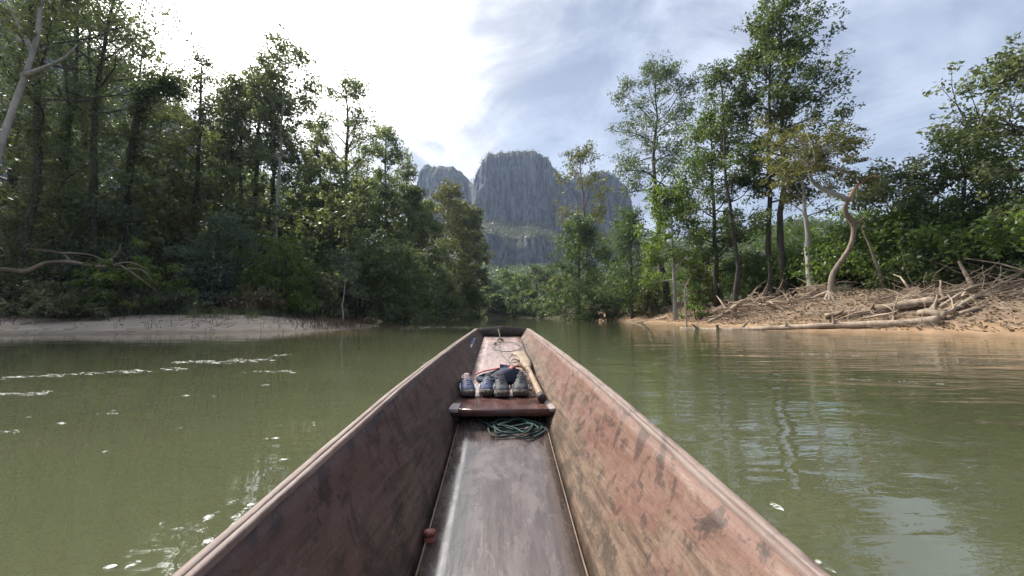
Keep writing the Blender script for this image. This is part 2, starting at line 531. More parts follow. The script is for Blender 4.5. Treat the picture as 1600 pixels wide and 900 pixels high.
# water sheet: two halves that leave a hull-shaped opening
wy = np.array(sorted(set(list(axis(-6, 30, 0.6, -395, 150)) + [-4.62, -4.58, 1.74, 1.76])))
halves = MB()
for s in (-1, 1):
    ux = np.concatenate([[0], np.geomspace(0.25, 262, 60)])
    hw = np.where((wy > -4.6) & (wy < 1.75), fw(wy) + 0.012, 0.0)
    X = s * (hw[:, None] + ux[None, :] * np.ones((len(wy), 1)))
    Yg = wy[:, None] * np.ones((1, len(ux)))
    Xr, Yr = boat_xy(X, Yg)
    P = np.stack([Xr, Yr, np.zeros_like(Xr)], -1)
    if s < 0:
        P = P[:, ::-1]
    halves.grid(P)
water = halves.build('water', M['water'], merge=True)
for p in water.data.polygons:
    p.use_smooth = True
tag(water, 'murky olive green river water', None, kind='structure')
if water.data.polygons[0].normal.z < 0:
    water.data.flip_normals()
co = np.zeros(len(water.data.vertices) * 3, np.float32); water.data.vertices.foreach_get('co', co); co = co.reshape(-1, 3)
zt, _, dd, wet = terrain(co[:, 0], co[:, 1])
wshal = np.where(wet, np.clip(1 + zt / 0.55, 0, 1), 1.0) ** 1.3
wa = water.data.attributes.new('shallow', 'FLOAT', 'POINT')
wa.data.foreach_set('value', wshal.astype(np.float32))

# ------------------------------------------------------------------ foliage toolkit
def leaf_quads(mb, centers, normals_bias, size, rng, aspect=0.5, up=0.6, droop=0.0):
    """one folded rhombus per centre; normals lean up/outward"""
    n = len(centers)
    if n == 0:
        return
    nor = rng.standard_normal((n, 3)) * 0.8 + np.array([0, 0, up]) + normals_bias
    nor /= np.linalg.norm(nor, axis=1, keepdims=True) + 1e-9
    d = rng.standard_normal((n, 3)); d[:, 2] -= droop
    d -= (d * nor).sum(1, keepdims=True) * nor
    d /= np.linalg.norm(d, axis=1, keepdims=True) + 1e-9
    s = np.cross(nor, d)
    L = (size * rng.uniform(0.6, 1.35, n))[:, None]
    W = L * aspect
    fold = nor * (W * 0.22)
    v = np.stack([centers - d * L * 0.5, centers + s * W * 0.5 + fold, centers + d * L * 0.55, centers - s * W * 0.5 + fold], 1)
    q = np.arange(n * 4).reshape(n, 4)
    mb.add(v.reshape(-1, 3), q)


def cluster_leaves(mb, C, R, N, size, rng, flat=0.75, up=0.6, droop=0.0, aspect=0.5, outward=0.5):
    """C (k,3) cluster centres, R (k,) radii, N (k,) leaf counts"""
    C = np.asarray(C, float); R = np.asarray(R, float); N = np.asarray(N, int)
    k = np.repeat(np.arange(len(C)), N)
    o = rng.standard_normal((len(k), 3))
    o /= np.linalg.norm(o, axis=1, keepdims=True)
    o *= (rng.uniform(0, 1, len(k)) ** 0.45)[:, None]
    P = C[k] + o * R[k][:, None] * np.array([1, 1, flat])
    leaf_quads(mb, P, o * outward, size, rng, aspect, up, droop)


def rand_dir(rng, az, el):
    return np.array([math.cos(az) * math.cos(el), math.sin(az) * math.cos(el), math.sin(el)])


def branch_path(rng, p0, d, L, n=6, curl=0.25, wob=0.12):
    pts = [np.array(p0)]
    d = np.array(d, float)
    for i in range(n):
        d = d + np.array([0, 0, curl / n]) + rng.standard_normal(3) * wob
        d /= np.linalg.norm(d)
        pts.append(pts[-1] + d * L / n)
    return np.array(pts)


def tree_parts(seed, H, R, lo=0.4, r0=0.25, prim=16, sec=4, cl_r=0.9, cl_n=90, leaf=0.30, shape='round', trunk=None,
               wob=0.03, dens=1.0, up_lo=15, up_hi=65, curl=0.25, vine=None, lean=(0, 0), flat=0.7, droop=0.0):
    """returns (wood MB, leaf MB, vine MB or None) in local coordinates, base at the origin"""
    rng = np.random.default_rng(seed)
    wood, lv = MB(), MB()
    if trunk is None:
        m = 12
        t = np.linspace(0, 1, m)
        off = np.cumsum(rng.standard_normal((m, 2)) * wob * H / m * 3, 0); off -= off[0]
        trunk = np.stack([off[:, 0] + lean[0] * t ** 1.3, off[:, 1] + lean[1] * t ** 1.3, t * H], 1)
    trunk = np.asarray(trunk, float)
    m = len(trunk); t = np.linspace(0, 1, m)
    rad = r0 * (1 - 0.86 * t) ** 0.9 + r0 * 0.35 * np.exp(-t * 30)
    tr = trunk.copy(); tr[0, 2] -= 0.4
    wood.tube(tr, rad, 8, rough=0.05, rng=rng)
    CC, CR = [], []
    for i in range(prim):
        f = (i + rng.uniform(0, 1)) / prim
        hh = lo + f * (1 - lo) * 0.97
        p0 = np.array([np.interp(hh, t, trunk[:, k]) for k in range(3)])
        if shape == 'round':
            env = math.sin(math.pi * min(0.94, 0.20 + f * 0.72)) ** 0.7
        elif shape == 'cone':
            env = (1 - f) ** 0.7 * 0.95 + 0.1
        elif shape == 'umbrella':
            env = 0.35 + 0.75 * f ** 0.8 if f < 0.85 else 0.7
        elif shape == 'column':
            env = (1.0 - 0.6 * f) * rng.uniform(0.45, 1.25)
        else:
            env = 0.45 + 0.55 * math.sin(math.pi * f) * rng.uniform(0.6, 1.2)
        L = R * env * rng.uniform(0.72, 1.12)
        az = i * 2.399 + rng.uniform(-0.5, 0.5)
        el = math.radians(up_lo + (up_hi - up_lo) * f + rng.uniform(-12, 12))
        bp = branch_path(rng, p0, rand_dir(rng, az, el), L, 6, curl)
        rb = max(0.02, np.interp(hh, t, rad) * 0.5)
        wood.tube(bp, np.linspace(rb, rb * 0.2, len(bp)), 5, cap=False)
        CC.append(bp[-1]); CR.append(cl_r * rng.uniform(0.8, 1.3))
        for s in range(sec):
            u = rng.uniform(0.35, 1.0)
            q0 = np.array([np.interp(u, np.linspace(0, 1, len(bp)), bp[:, k]) for k in range(3)])
            az2 = az + rng.uniform(-1.3, 1.3)
            sp = branch_path(rng, q0, rand_dir(rng, az2, math.radians(rng.uniform(-15, 60))), L * rng.uniform(0.25, 0.5) + 0.3, 3, curl)
            wood.tube(sp, np.linspace(rb * 0.35, 0.01, len(sp)), 4, cap=False)
            for _k in range(2):
                CC.append(sp[-1 - _k] + rng.standard_normal(3) * cl_r * 0.35); CR.append(cl_r * rng.uniform(0.4, 0.95))
    CC = np.array(CC); CR = np.array(CR)
    N = np.maximum(6, cl_n * dens * (CR / cl_r) ** 2 * rng.uniform(0.5, 1.4, len(CR))).astype(int)
    cluster_leaves(lv, CC, CR, N, leaf, rng, flat=flat, droop=droop)
    vn = None
    if vine:
        vn = MB()
        z0, z1, vr, n = vine
        hs = rng.uniform(z0, z1, n)
        a = rng.uniform(0, 2 * math.pi, n)
        rr = vr * rng.uniform(0.2, 1.0, n) * (0.35 + 1.25 * vnoise(hs * 0.55, a * 0.9 + seed, seed)) * (1.15 - 0.55 * (hs - z0) / (z1 - z0))
        px = np.stack([np.interp(hs / H, t, trunk[:, k]) for k in range(3)], 1)
        c = px + np.stack([np.cos(a) * rr, np.sin(a) * rr, np.zeros(n)], 1)
        cluster_leaves(vn, c, vr * rng.uniform(0.22, 0.55, n), rng.integers(14, 40, n), leaf * 0.8, rng, flat=1.5, up=0.3, droop=0.8, outward=0.9)
    return wood, lv, vn


TREE_N = 0


def put_tree(name, label, px, Y, top, hw, leafm, barkm='bark_dark', lo=0.4, group='trees on the river bank', vine=None, rotz=None, zoff=0.0, cat='tree', **kw):
    """top: photo row of the tip, hw: half-width of the crown in photo pixels (sets the size at distance Y)"""
    global TREE_N
    TREE_N += 1
    X = (px - 800.0) / F * Y
    z = gz(X, Y) + zoff
    H = at(px, top, Y)[2] - z
    R = hw * 1.12 / F * Y
    vv = None
    if vine:
        vv = (vine[0] * H, vine[1] * H, vine[2], vine[3])
    kw.setdefault('r0', 0.012 * H + 0.04)
    kw.setdefault('cl_r', 0.16 * R + 0.45)
    kw.setdefault('leaf', (0.11 + 0.0042 * Y) * (0.78 + 0.5 * ((TREE_N * 0.618) % 1.0)))
    kw['cl_n'] = int(kw.get('cl_n', 60) * 0.95)
    wood, lv, vn = tree_parts(TREE_N * 7 + 3, H - 0.3, R, lo=lo, vine=vv, **kw)
    o = thing(name, label, cat, (X, Y, z), 0 if rotz is None else rotz, group)
    wood.build('trunk', M[barkm], o, smooth=True)
    lv.build('crown', M[leafm], o)
    if vn:
        vn.build('vine', M['leaf_mid' if X > 0 else 'leaf_dark'], o)
    return o


def put_shrub(name, label, px, Y, top, hw, leafm, group='shrubs on the river bank', n=70, leaf=None, cl=0.5, cln=60, base=None, flat=0.75, cat='shrub', stem='bark_dark', droop=0.2, depth=None):
    """rounded mass of leafy shoots on a few stems"""
    global TREE_N
    TREE_N += 1
    rng = np.random.default_rng(TREE_N * 11 + 5)
    X = (px - 800.0) / F * Y
    z = gz(X, Y) if base is None else base
    H = max(0.5, at(px, top, Y)[2] - z); R = hw / F * Y
    D = R * 0.8 if depth is None else depth
    wood, lv = MB(), MB()
    C = []
    for i in range(n):
        a = rng.uniform(0, 2 * math.pi); e = math.asin(rng.uniform(-0.1, 1.0)); s = rng.uniform(0.45, 0.92)
        bump = 1 + 0.35 * math.sin(3 * a + TREE_N) * math.cos(2.0 * e + TREE_N)
        C.append((math.cos(a) * math.cos(e) * R * s * bump, math.sin(a) * math.cos(e) * D * s * bump, max(0.12, H * (0.12 + 0.80 * math.sin(max(e, 0)) * s * (0.75 + 0.25 * bump)))))
    C = np.array(C)
    cr = cl * rng.uniform(0.6, 1.3, n)
    for i in range(0, n, 4):
        p0 = np.array([C[i, 0] * 0.15, C[i, 1] * 0.15, -0.2])
        mid = (p0 + C[i]) / 2 + np.array([0, 0, 0.15 * H])
        wood.tube(spline([p0, mid, C[i]], 7), np.linspace(0.02 + 0.006 * H, 0.01, 7), 4, cap=False)
    cluster_leaves(lv, C, cr, np.full(n, cln), leaf or (0.10 + 0.0042 * Y), rng, flat=flat, droop=droop)
    o = thing(name, label, cat, (X, Y, z), 0, group)
    wood.build('stem', M[stem], o, smooth=True)
    lv.build('foliage', M[leafm], o)
    return o


# ------------------------------------------------------------------ limestone mountains and hills
def relief(name, label, prof, rows, x_ref, nx, nz, seed, flute, kind='structure', setback=None, mat='rock'):
    """prof: [(px, py)] skyline; rows: [(distance, share of the skyline height)] from foot to crest and down behind.
    Returns the object and sample points with a flag of how steep the face is there."""
    pp = np.array(prof, float)
    pxs = np.linspace(pp[0, 0], pp[-1, 0], nx)
    top = np.interp(pxs, pp[:, 0], pp[:, 1])
    top = top - 6 * fbm(pxs * 0.15, pxs * 0, seed, 4) - 5 * fbm(pxs * 0.9, pxs * 0, seed + 2, 3)
    crest_z = np.array([at(a, b, x_ref)[2] for a, b in zip(pxs, top)])
    X = (pxs - 800) / F * x_ref
    rr = np.array(rows, float)
    v = np.linspace(0, len(rr) - 1, nz)
    Yr = np.interp(v, np.arange(len(rr)), rr[:, 0]); K = np.interp(v, np.arange(len(rr)), rr[:, 1])
    steep = np.abs(np.gradient(K) / (np.gradient(Yr) + 1e-6)) 
    sb = np.zeros(nx) if setback is None else np.interp(pxs, *setback)
    Yg = Yr[:, None] + sb[None, :] * np.clip((Yr[:, None] - rr[0, 0]) / (x_ref - rr[0, 0]), 0, 1)
    Xg = X[None, :] * np.ones((nz, 1))
    Zg = crest_z[None, :] * K[:, None] * (1 + sb[None, :] / x_ref)
    Xg = Xg * (1 + sb[None, :] / x_ref)
    uu = Xg / 26.0
    rib = fbm(uu, K[:, None] * 1.2, seed + 5, 5)
    Yg = Yg + flute * 2.2 * rib + flute * 1.2 * fbm(uu * 4, K[:, None] * 5, seed + 8, 3) + flute * 1.6 * fbm(uu * 0.6, K[:, None] * 7, seed + 3, 4)
    Zg = Zg + 0.05 * crest_z[None, :] * fbm(uu * 0.9, K[:, None] * 3, seed + 1, 3) * np.minimum(1, K[:, None] * 3) * (K[:, None] < 0.9)
    P = np.stack([Xg, Yg, Zg], -1)
    o = MB().grid(P).build(name, M[mat], smooth=True)
    tag(o, label, kind=kind)
    return o, P, K


MTN = [(540, 430), (600, 408), (636, 392), (647, 330), (650, 285), (653, 262), (664, 254), (690, 257), (714, 261), (726, 272), (737, 284), (742, 266), (750, 246),
       (762, 235), (786, 236), (800, 231), (834, 232), (856, 240), (867, 256), (877, 273), (890, 276), (906, 272), (930, 266), (956, 270), (974, 284), (986, 302), (993, 338),
       (1002, 378), (1040, 400), (1150, 425), (1260, 440)]
rows = [(136, 0.0), (200, 0.045), (280, 0.10), (360, 0.16), (418, 0.215), (424, 0.30), (432, 0.345), (470, 0.40), (520, 0.46), (560, 0.53), (566, 0.66), (574, 0.83), (584, 0.95), (600, 1.0), (660, 0.97), (720, 0.8), (860, 0.0)]
mtn, MP, MK = relief('mountain', 'blue-grey limestone karst mountain with sheer fluted cliffs', MTN, rows, 590.0, 520, 200, 4, 13.0,
                     setback=([540, 730, 740, 1200], [70, 70, 0, 0]))
LH = [(-420, -330), (-150, -110), (0, 10), (90, 75), (170, 128), (250, 172), (335, 228), (410, 282), (450, 300), (490, 330), (540, 372), (620, 440)]
lhill, LP, LK = relief('hill_left', 'dark wooded limestone ridge behind the left bank', LH,
                       [(120, 0.0), (150, 0.25), (175, 0.45), (185, 0.62), (205, 0.78), (220, 1.0), (250, 0.98), (330, 0.0)], 220.0, 220, 80, 14, 5.0)
RH = [(930, 440), (1010, 395), (1090, 372), (1170, 362), (1250, 344), (1330, 352), (1420, 340), (1540, 330), (1700, 320), (1900, 330)]
rhill, RP, RK = relief('hill_right', 'low hazy wooded hill behind the right bank', RH,
                       [(150, 0.0), (190, 0.35), (230, 0.7), (270, 1.0), (310, 0.96), (400, 0.0)], 270.0, 160, 50, 31, 4.0)


def mountain_forest(name, label, P, K, pick, n, cl, leaf, leafm, seed, per=7):
    rng = np.random.default_rng(seed)
    r, c = P.shape[:2]
    Wt = pick(P, K).ravel()
    Wt = np.clip(Wt, 0, None); Wt = Wt / Wt.sum()
    idx = rng.choice(r * c, n, p=Wt)
    C = P.reshape(-1, 3)[idx] + rng.standard_normal((n, 3)) * np.array([1.2, 1.0, 0.6]) + np.array([0, -0.6, cl * 0.35])
    mb = MB()
    cluster_leaves(mb, C, cl * rng.uniform(0.5, 1.4, n), np.full(n, per), leaf, rng, flat=0.85, aspect=0.75, up=0.5)
    return tag(mb.build(name, M[leafm]), label, kind='stuff')


def pick_mtn(P, K):
    k = K[:, None] * np.ones(P.shape[:2])
    nz_ = fbm(P[..., 0] / 22, P[..., 2] / 16, 77, 4)
    w_ = np.zeros_like(k)
    w_ += ((k < 0.215) & (P[..., 1] < 440)) * 1.0
    w_ += ((k > 0.335) & (k < 0.535)) * 4.0 * np.clip(nz_ + 0.35, 0, 1)
    w_ += ((k > 0.96)) * 0.7
    w_ += ((k > 0.2) & (k < 0.96)) * np.clip(nz_ - 0.10, 0, 1) * 1.8
    w_ *= (P[..., 1] < 640)
    return w_


def pick_slope(P, K):
    k = K[:, None] * np.ones(P.shape[:2])
    return ((k > 0.02) & (k < 0.215) & (P[..., 1] < 440)) * 1.0


mountain_forest('cliff_scrub', 'olive scrub forest on the ledges of the limestone mountain', MP, MK, pick_mtn, 8500, 2.8, 1.8, 'leaf_scrub', 5, 8)
mountain_forest('slope_forest', 'bushy green forest on the slope below the cliffs', MP, MK, pick_slope, 5600, 3.6, 1.8, 'leaf_mid', 6, 8)
mountain_forest('ridge_forest', 'dark forest on the ridge behind the left bank', LP, LK,
                lambda P, K: ((K[:, None] < 1.01) & (P[..., 1] < 262)) * np.clip(0.42 + fbm(P[..., 0] / 14, P[..., 2] / 9, 3, 4), 0, 1), 6200, 2.6, 1.15, 'leaf_dark', 7, 12)
mountain_forest('hill_forest', 'hazy green forest on the low hill behind the right bank', RP, RK,
                lambda P, K: ((P[..., 1] < 320)) * 1.0, 5200, 3.4, 1.5, 'leaf_mid', 8, 10)

# ------------------------------------------------------------------ trees of the left bank
GL = 'trees on the left bank'
put_tree('forest_tree', 'huge dark tree whose crown fills the top corner above the leaning pale trunk', 35, 25, -150, 150, 'leaf_dark', lo=0.42, group=GL, r0=0.27, vine=(0.03, 0.70, 1.35, 230), prim=22, sec=6, cl_n=75, dens=1.1)
put_tree('forest_tree', 'tall dark tree with a thick trunk and airy crown reaching out of the picture top', 158, 28, -70, 118, 'leaf_dark', lo=0.46, group=GL, r0=0.27, vine=(0.03, 0.70, 1.35, 230), prim=20, sec=6, cl_r=0.95, cl_n=55, up_lo=5)
put_tree('forest_tree', 'dark tree with slender trunk just inside the tall airy tree', 95, 31, -20, 90, 'leaf_blue', lo=0.35, group=GL, r0=0.27, vine=(0.03, 0.70, 1.35, 230), prim=18, sec=5, cl_n=80)
put_tree('vine_tree', 'small tree topped by drooping creepers beside the bent vine-draped trunk', 292, 33, 102, 50, 'leaf_dark', lo=0.45, group=GL, vine=(0.1, 0.6, 0.7, 60), prim=24, sec=6, cl_r=0.75, cl_n=50, up_lo=-10, up_hi=35, wob=0.012)
put_tree('forest_tree', 'loose dark tree between the creeper-topped tree and the three ivy trunks', 345, 38, 150, 42, 'leaf_dark', lo=0.45, group=GL, prim=20, sec=6, cl_n=60)
put_tree('ivy_tree', 'ivy-sheathed tree, first of three dark trunks beside the white trunk', 368, 36, 128, 34, 'leaf_dark', lo=0.62, group=GL, vine=(0.05, 0.72, 0.42, 80), prim=16, sec=6, cl_n=46)
put_tree('ivy_tree', 'ivy-sheathed tree, middle one of three dark trunks beside the white trunk', 389, 35, 112, 40, 'leaf_dark', lo=0.60, group=GL, vine=(0.05, 0.75, 0.48, 90), prim=17, sec=6, cl_n=46)
put_tree('ivy_tree', 'ivy-sheathed tree standing closest to the white trunk', 407, 36.5, 150, 30, 'leaf_dark', lo=0.66, group=GL, vine=(0.05, 0.75, 0.45, 80), prim=15, sec=6, cl_n=44)
put_tree('pale_tree', 'slim tree with a straight white trunk and feathery high crown', 429, 34, 84, 60, 'leaf_dark', 'bark_pale', lo=0.50, group=GL, prim=24, sec=7, cl_r=0.8, cl_n=48, r0=0.20, wob=0.012, up_lo=5, curl=0.15)
put_tree('forest_tree', 'small-crowned tree in the gap after the white trunk', 482, 48, 240, 17, 'leaf_dark', lo=0.5, group=GL, prim=13, sec=5, cl_n=42)
put_tree('forest_tree', 'thin tree rising just before the forked tall tree', 497, 50, 200, 22, 'leaf_dark', lo=0.4, group=GL, prim=13, sec=5, cl_n=42)
put_tree('forked_tree', 'tall dark tree with upswept forked limbs against white sky', 531, 46, 134, 58, 'leaf_dark', lo=0.36, group=GL, prim=20, sec=8, up_lo=15, up_hi=65, cl_r=1.0, cl_n=54, r0=0.42)
put_tree('forest_tree', 'leafy tree filling in below the fork of the tall tree', 562, 52, 225, 28, 'leaf_dark', lo=0.3, group=GL, prim=15, sec=5, cl_n=50)
put_tree('forest_tree', 'broad-topped dark tree where the skyline starts to fall', 597, 56, 204, 36, 'leaf_dark', lo=0.42, group=GL, prim=18, sec=6, cl_n=54)
put_tree('forest_tree', 'last dark tree standing against sky beside the mountain', 630, 64, 246, 26, 'leaf_dark', lo=0.3, group=GL, prim=17, sec=6, cl_n=52)
# vine-draped wall that steps back towards the bend
wall = [(446, 41, 332, 36, 'leaf_dark', 'low rounded tree under the white trunk'),
        (478, 43, 306, 40, 'leaf_mid', 'bushy tree in the forest wall after the white trunk'),
        (520, 45, 300, 38, 'leaf_blue', 'blue-green bushy tree below the forked tall tree'),
        (560, 48, 292, 38, 'leaf_dark', 'creeper-hung tree under the broad-topped tree'),
        (600, 53, 288, 36, 'leaf_dark', 'dark draped tree where forest wall turns away'),
        (637, 61, 296, 38, 'leaf_dark', 'tall draped tree below the left hump of the mountain'),
        (664, 68, 318, 36, 'leaf_dark', 'narrow dark tree next to the olive-crowned tree'),
        (697, 78, 294, 38, 'leaf_olive', 'olive-crowned tree with pale twigs before the cliff'),
        (722, 86, 326, 34, 'leaf_dark', 'dark tree between the olive crown and the bend'),
        (738, 95, 332, 26, 'leaf_olive', 'end tree of the forest wall at the river bend')]
for k, (px, Y, top, hw, lm, lab) in enumerate(wall):
    put_tree('draped_tree', lab, px, Y, top, hw, lm, 'bark_dark' if lm != 'leaf_olive' else 'bark_tan', lo=0.12, group='vine-draped trees of the forest wall', prim=30, sec=6, shape='round',
             vine=(0.02, 0.85, 0.03 * Y, 90), cl_n=60, up_lo=-5, up_hi=60, droop=0.5)
# leaning pale trunk at the picture edge
rng = np.random.default_rng(77)
extra = [(8, 36, -90, 95, 'leaf_dark', 'dark tree filling the gap behind the leaning pale trunk'), (70, 38, -30, 80, 'leaf_blue', 'blue-green tree deep behind the slender-trunked tree'),
         (128, 36, 20, 70, 'leaf_dark', 'dense tree behind the thick trunk of the tall airy tree'), (186, 40, 70, 62, 'leaf_mid', 'green tree behind the bent creeper-hung trunk'),
         (240, 39, 175, 52, 'leaf_dark', 'dark rounded tree right behind the arching trunk'), (316, 41, 215, 44, 'leaf_mid', 'leafy tree below and behind the creeper-topped tree'),
         (380, 46, 275, 40, 'leaf_dark', 'dark tree closing the view behind the ivy trunks')]
for (px, Y, top, hw, lm, lab) in extra:
    put_tree('forest_tree', lab, px, Y, top, hw, lm, lo=0.12, group=GL, prim=22, sec=5, cl_n=58, up_lo=-5, up_hi=60, droop=0.3)
b0 = at(-34, 470, 21); zb = gz(b0[0], 21)
tp = np.array([[b0[0], 21, zb], at(-18, 300, 21), at(2, 225, 21), at(22, 165, 21), at(42, 110, 21), at(58, 55, 21), at(64, 0, 21), at(66, -60, 21)])
o = thing('leaning_tree', 'leaning tree with a bare pale grey trunk in the upper corner', 'tree', (b0[0], 21, zb), 0, GL)
wd = MB().tube(spline(tp, 20) - tp[0], np.linspace(0.18, 0.08, 20), 8)
wd.tube(spline([at(36, 118, 21), at(62, 108, 20.6), at(98, 92, 20), at(120, 70, 19.8)], 8) - tp[0], np.linspace(0.13, 0.03, 8), 6)
wd.tube(spline([at(50, 80, 21), at(30, 40, 21.4), at(10, 0, 22)], 8) - tp[0], np.linspace(0.13, 0.03, 8), 6)
wd.build('trunk', M['bark_pale'], o, smooth=True)
lv = MB()
cc = np.array([at(rng.uniform(-40, 130), rng.uniform(-110, 50), rng.uniform(18.5, 23)) for _ in range(46)]) - tp[0]
cluster_leaves(lv, cc, rng.uniform(0.4, 0.8, 46), np.full(46, 60), 0.24, rng)
lv.build('crown', M['leaf_dark'], o)
# bent trunk hung with creepers
b0 = at(196, 470, 30); zb = gz(b0[0], 30)
tp = np.array([[b0[0], 30, zb], at(200, 300, 30), at(212, 200, 30), at(222, 160, 30), at(238, 138, 30), at(262, 130, 30), at(278, 136, 30)])
o = thing('bent_tree', 'bent tree trunk arching over, shaggy with hanging creepers', 'tree', (b0[0], 30, zb), 0, GL)
pth = spline(tp, 40)
MB().tube(pth - tp[0], np.linspace(0.3, 0.09, 40), 7).build('trunk', M['bark_dark'], o, smooth=True)
lv = MB()
cc = pth[rng.integers(8, 40, 110)] - tp[0] + rng.standard_normal((110, 3)) * np.array([0.35, 0.35, 0.35]) - np.array([0, 0, 0.15])
cluster_leaves(lv, cc, np.full(110, 0.42), np.full(110, 40), 0.22, rng, flat=1.5, droop=1.0)
lv.build('vine', M['leaf_mid'], o)

# shrubs and creeper mounds in front of the wall
GS = 'shrubs along the left bank'
put_shrub('bush', 'grey-green bush overhanging the pale sand at the picture edge', 92, 21.0, 432, 78, 'leaf_grey', GS, 90, leaf=0.20, cl=0.38, cln=60, droop=0.6)
put_shrub('bush', 'bright lime-green shrub behind the bare curving branch', 205, 23.2, 362, 86, 'leaf_lime', GS, 80, leaf=0.22, cl=0.5, cln=45, flat=0.5)
put_shrub('creeper_mound', 'dark mound of creepers behind the overhanging grey-green bush', 40, 26, 290, 120, 'leaf_grey', GS, 130, cl=0.8, cln=70)
put_shrub('creeper_mound', 'tall leafy mound above the lime-green shrub', 165, 29, 262, 110, 'leaf_blue', GS, 140, cl=0.85, cln=70)
put_shrub('creeper_mound', 'mid-green creeper slope reaching up to the bent trunk', 262, 31, 215, 80, 'leaf_olive', GS, 140, cl=0.9, cln=70)
put_shrub('creeper_mound', 'dense creeper mound at the foot of the ivy-sheathed trunks', 340, 30, 300, 75, 'leaf_blue', GS, 130, cl=0.8, cln=70)
put_shrub('creeper_mound', 'rounded green mound in front of the white trunk', 432, 30, 352, 62, 'leaf_lime', GS, 120, cl=0.7, cln=70)
put_shrub('bush', 'dusky brown-leaved bush low behind the sand', 392, 26, 438, 46, 'leaf_brown', GS, 50, leaf=0.2, cl=0.4, cln=40)
put_shrub('bush', 'dark low bush behind the sand under the lime-green shrub', 262, 25, 432, 60, 'leaf_grey', GS, 60, cl=0.45, cln=60)
put_shrub('creeper_mound', 'low dark thicket between the rounded mound and the sapling', 492, 34, 402, 45, 'leaf_dark', GS, 80, cl=0.7, cln=60)
put_shrub('creeper_mound', 'shadowed thicket on the bank behind the sapling', 560, 42, 400, 55, 'leaf_dark', GS, 90, cl=0.8, cln=60)
put_shrub('creeper_mound', 'vine thicket at the water beyond the sand spit', 628, 52, 405, 50, 'leaf_mid', GS, 90, cl=0.9, cln=60)
put_shrub('creeper_mound', 'far thicket at the water below the olive-crowned tree', 688, 70, 408, 48, 'leaf_dark', GS, 90, cl=1.0, cln=60)
put_shrub('creeper_mound', 'farthest thicket of the left bank at the river bend', 728, 86, 410, 30, 'leaf_mid', GS, 70, cl=1.0, cln=60)
put_tree('sapling', 'grey-leaved sapling with one thin trunk behind the sand spit', 537, 31, 398, 24, 'leaf_blue', 'bark_pale', lo=0.42, group=GS, prim=10, sec=4, cl_r=0.38, cl_n=30, r0=0.06, leaf=0.22)
# bare curving branch over the sand
pb = spline([at(-40, 428, 22), at(0, 421, 22), at(40, 424, 22), at(72, 411, 22), at(110, 409, 22), at(150, 416, 22), at(188, 414, 22)], 26)
o = thing('bare_branch', 'long bare branch curving out low in front of the lime-green shrub', 'branch', pb[0])
mb = MB().tube(pb - pb[0], np.linspace(0.17, 0.06, 26), 7)
for c in ([at(188, 414, 22), at(215, 432, 21.7), at(245, 455, 21.4)], [at(180, 413, 22), at(205, 410, 21.8), at(236, 424, 21.5)], [at(150, 416, 22), at(180, 400, 22.3), at(190, 380, 22.5)],
          [at(110, 409, 22), at(95, 395, 22), at(40, 388, 22)], [at(95, 395, 22), at(140, 398, 22), at(175, 412, 22)], [at(200, 420, 21.8), at(222, 422, 21.8), at(240, 440, 21.5)]):
    mb.tube(spline(c, 9) - pb[0], np.linspace(0.055, 0.012, 9), 5)
mb.build('limb', M['bark_tan'], o, smooth=True)

# undergrowth nobody could count: fills the shade between the trunks
def undergrowth(name, label, spots, leafm, seed, leaf=0.3, per=50):
    rng = np.random.default_rng(seed)
    C, R = [], []
    for (x0, y0, x1, y1, wdt, h, n) in spots:
        t = rng.uniform(0, 1, n); off = rng.uniform(0, 1, n) * wdt
        dx, dy = x1 - x0, y1 - y0; L = math.hypot(dx, dy)
        X = x0 + dx * t - dy / L * off; Y = y0 + dy * t + dx / L * off
        z = terrain(X, Y)[0]
        hh = h * (0.55 + 0.9 * vnoise(X * 0.25, Y * 0.25, seed)) * np.sqrt(rng.uniform(0, 1, n))
        C.append(np.stack([X, Y, z + hh + 0.1], 1)); R.append(rng.uniform(0.45, 1.1, n))
    mb = MB()
    cluster_leaves(mb, np.concatenate(C), np.concatenate(R), np.full(sum(len(r) for r in R), per), leaf, rng, droop=0.5)
    return tag(mb.build(name, M[leafm]), label, kind='stuff')


undergrowth('undergrowth', 'dark tangled undergrowth between the trees of the left bank',
            [(-12, 36, -40, 22, -9, 11.0, 900), (-17.5, 44, -12, 36, 5, 7.0, 180), (-19.5, 70, -18.5, 44, 9, 9.0, 420), (-15, 100, -19.5, 70, 9, 10.0, 420), (-40, 22, -52, 10, -8, 10, 200)], 'leaf_dark', 3, 0.44, 30)
undergrowth('undergrowth', 'green undergrowth along the top of the right bank',
            [(20, 24, 21.5, 45, -9, 3.4, 800), (27, 22, 28, 50, -8, 7.0, 520), (18.5, 45, 17, 92, -8, 4.5, 460), (24.5, 12, 21.5, 24, -9, 3.6, 480)], 'leaf_lime', 4, 0.26, 40)
undergrowth('undergrowth', 'leafy growth hanging over the water along the far bank',
            [(11, 94, 5, 111, -6, 3.5, 170), (6, 110, -4, 119.5, -6, 4.0, 190), (-3, 119.5, -32, 125, -6, 4.5, 260), (18, 62, 13, 95, -5, 2.6, 200)], 'leaf_mid', 9, 0.5, 44)

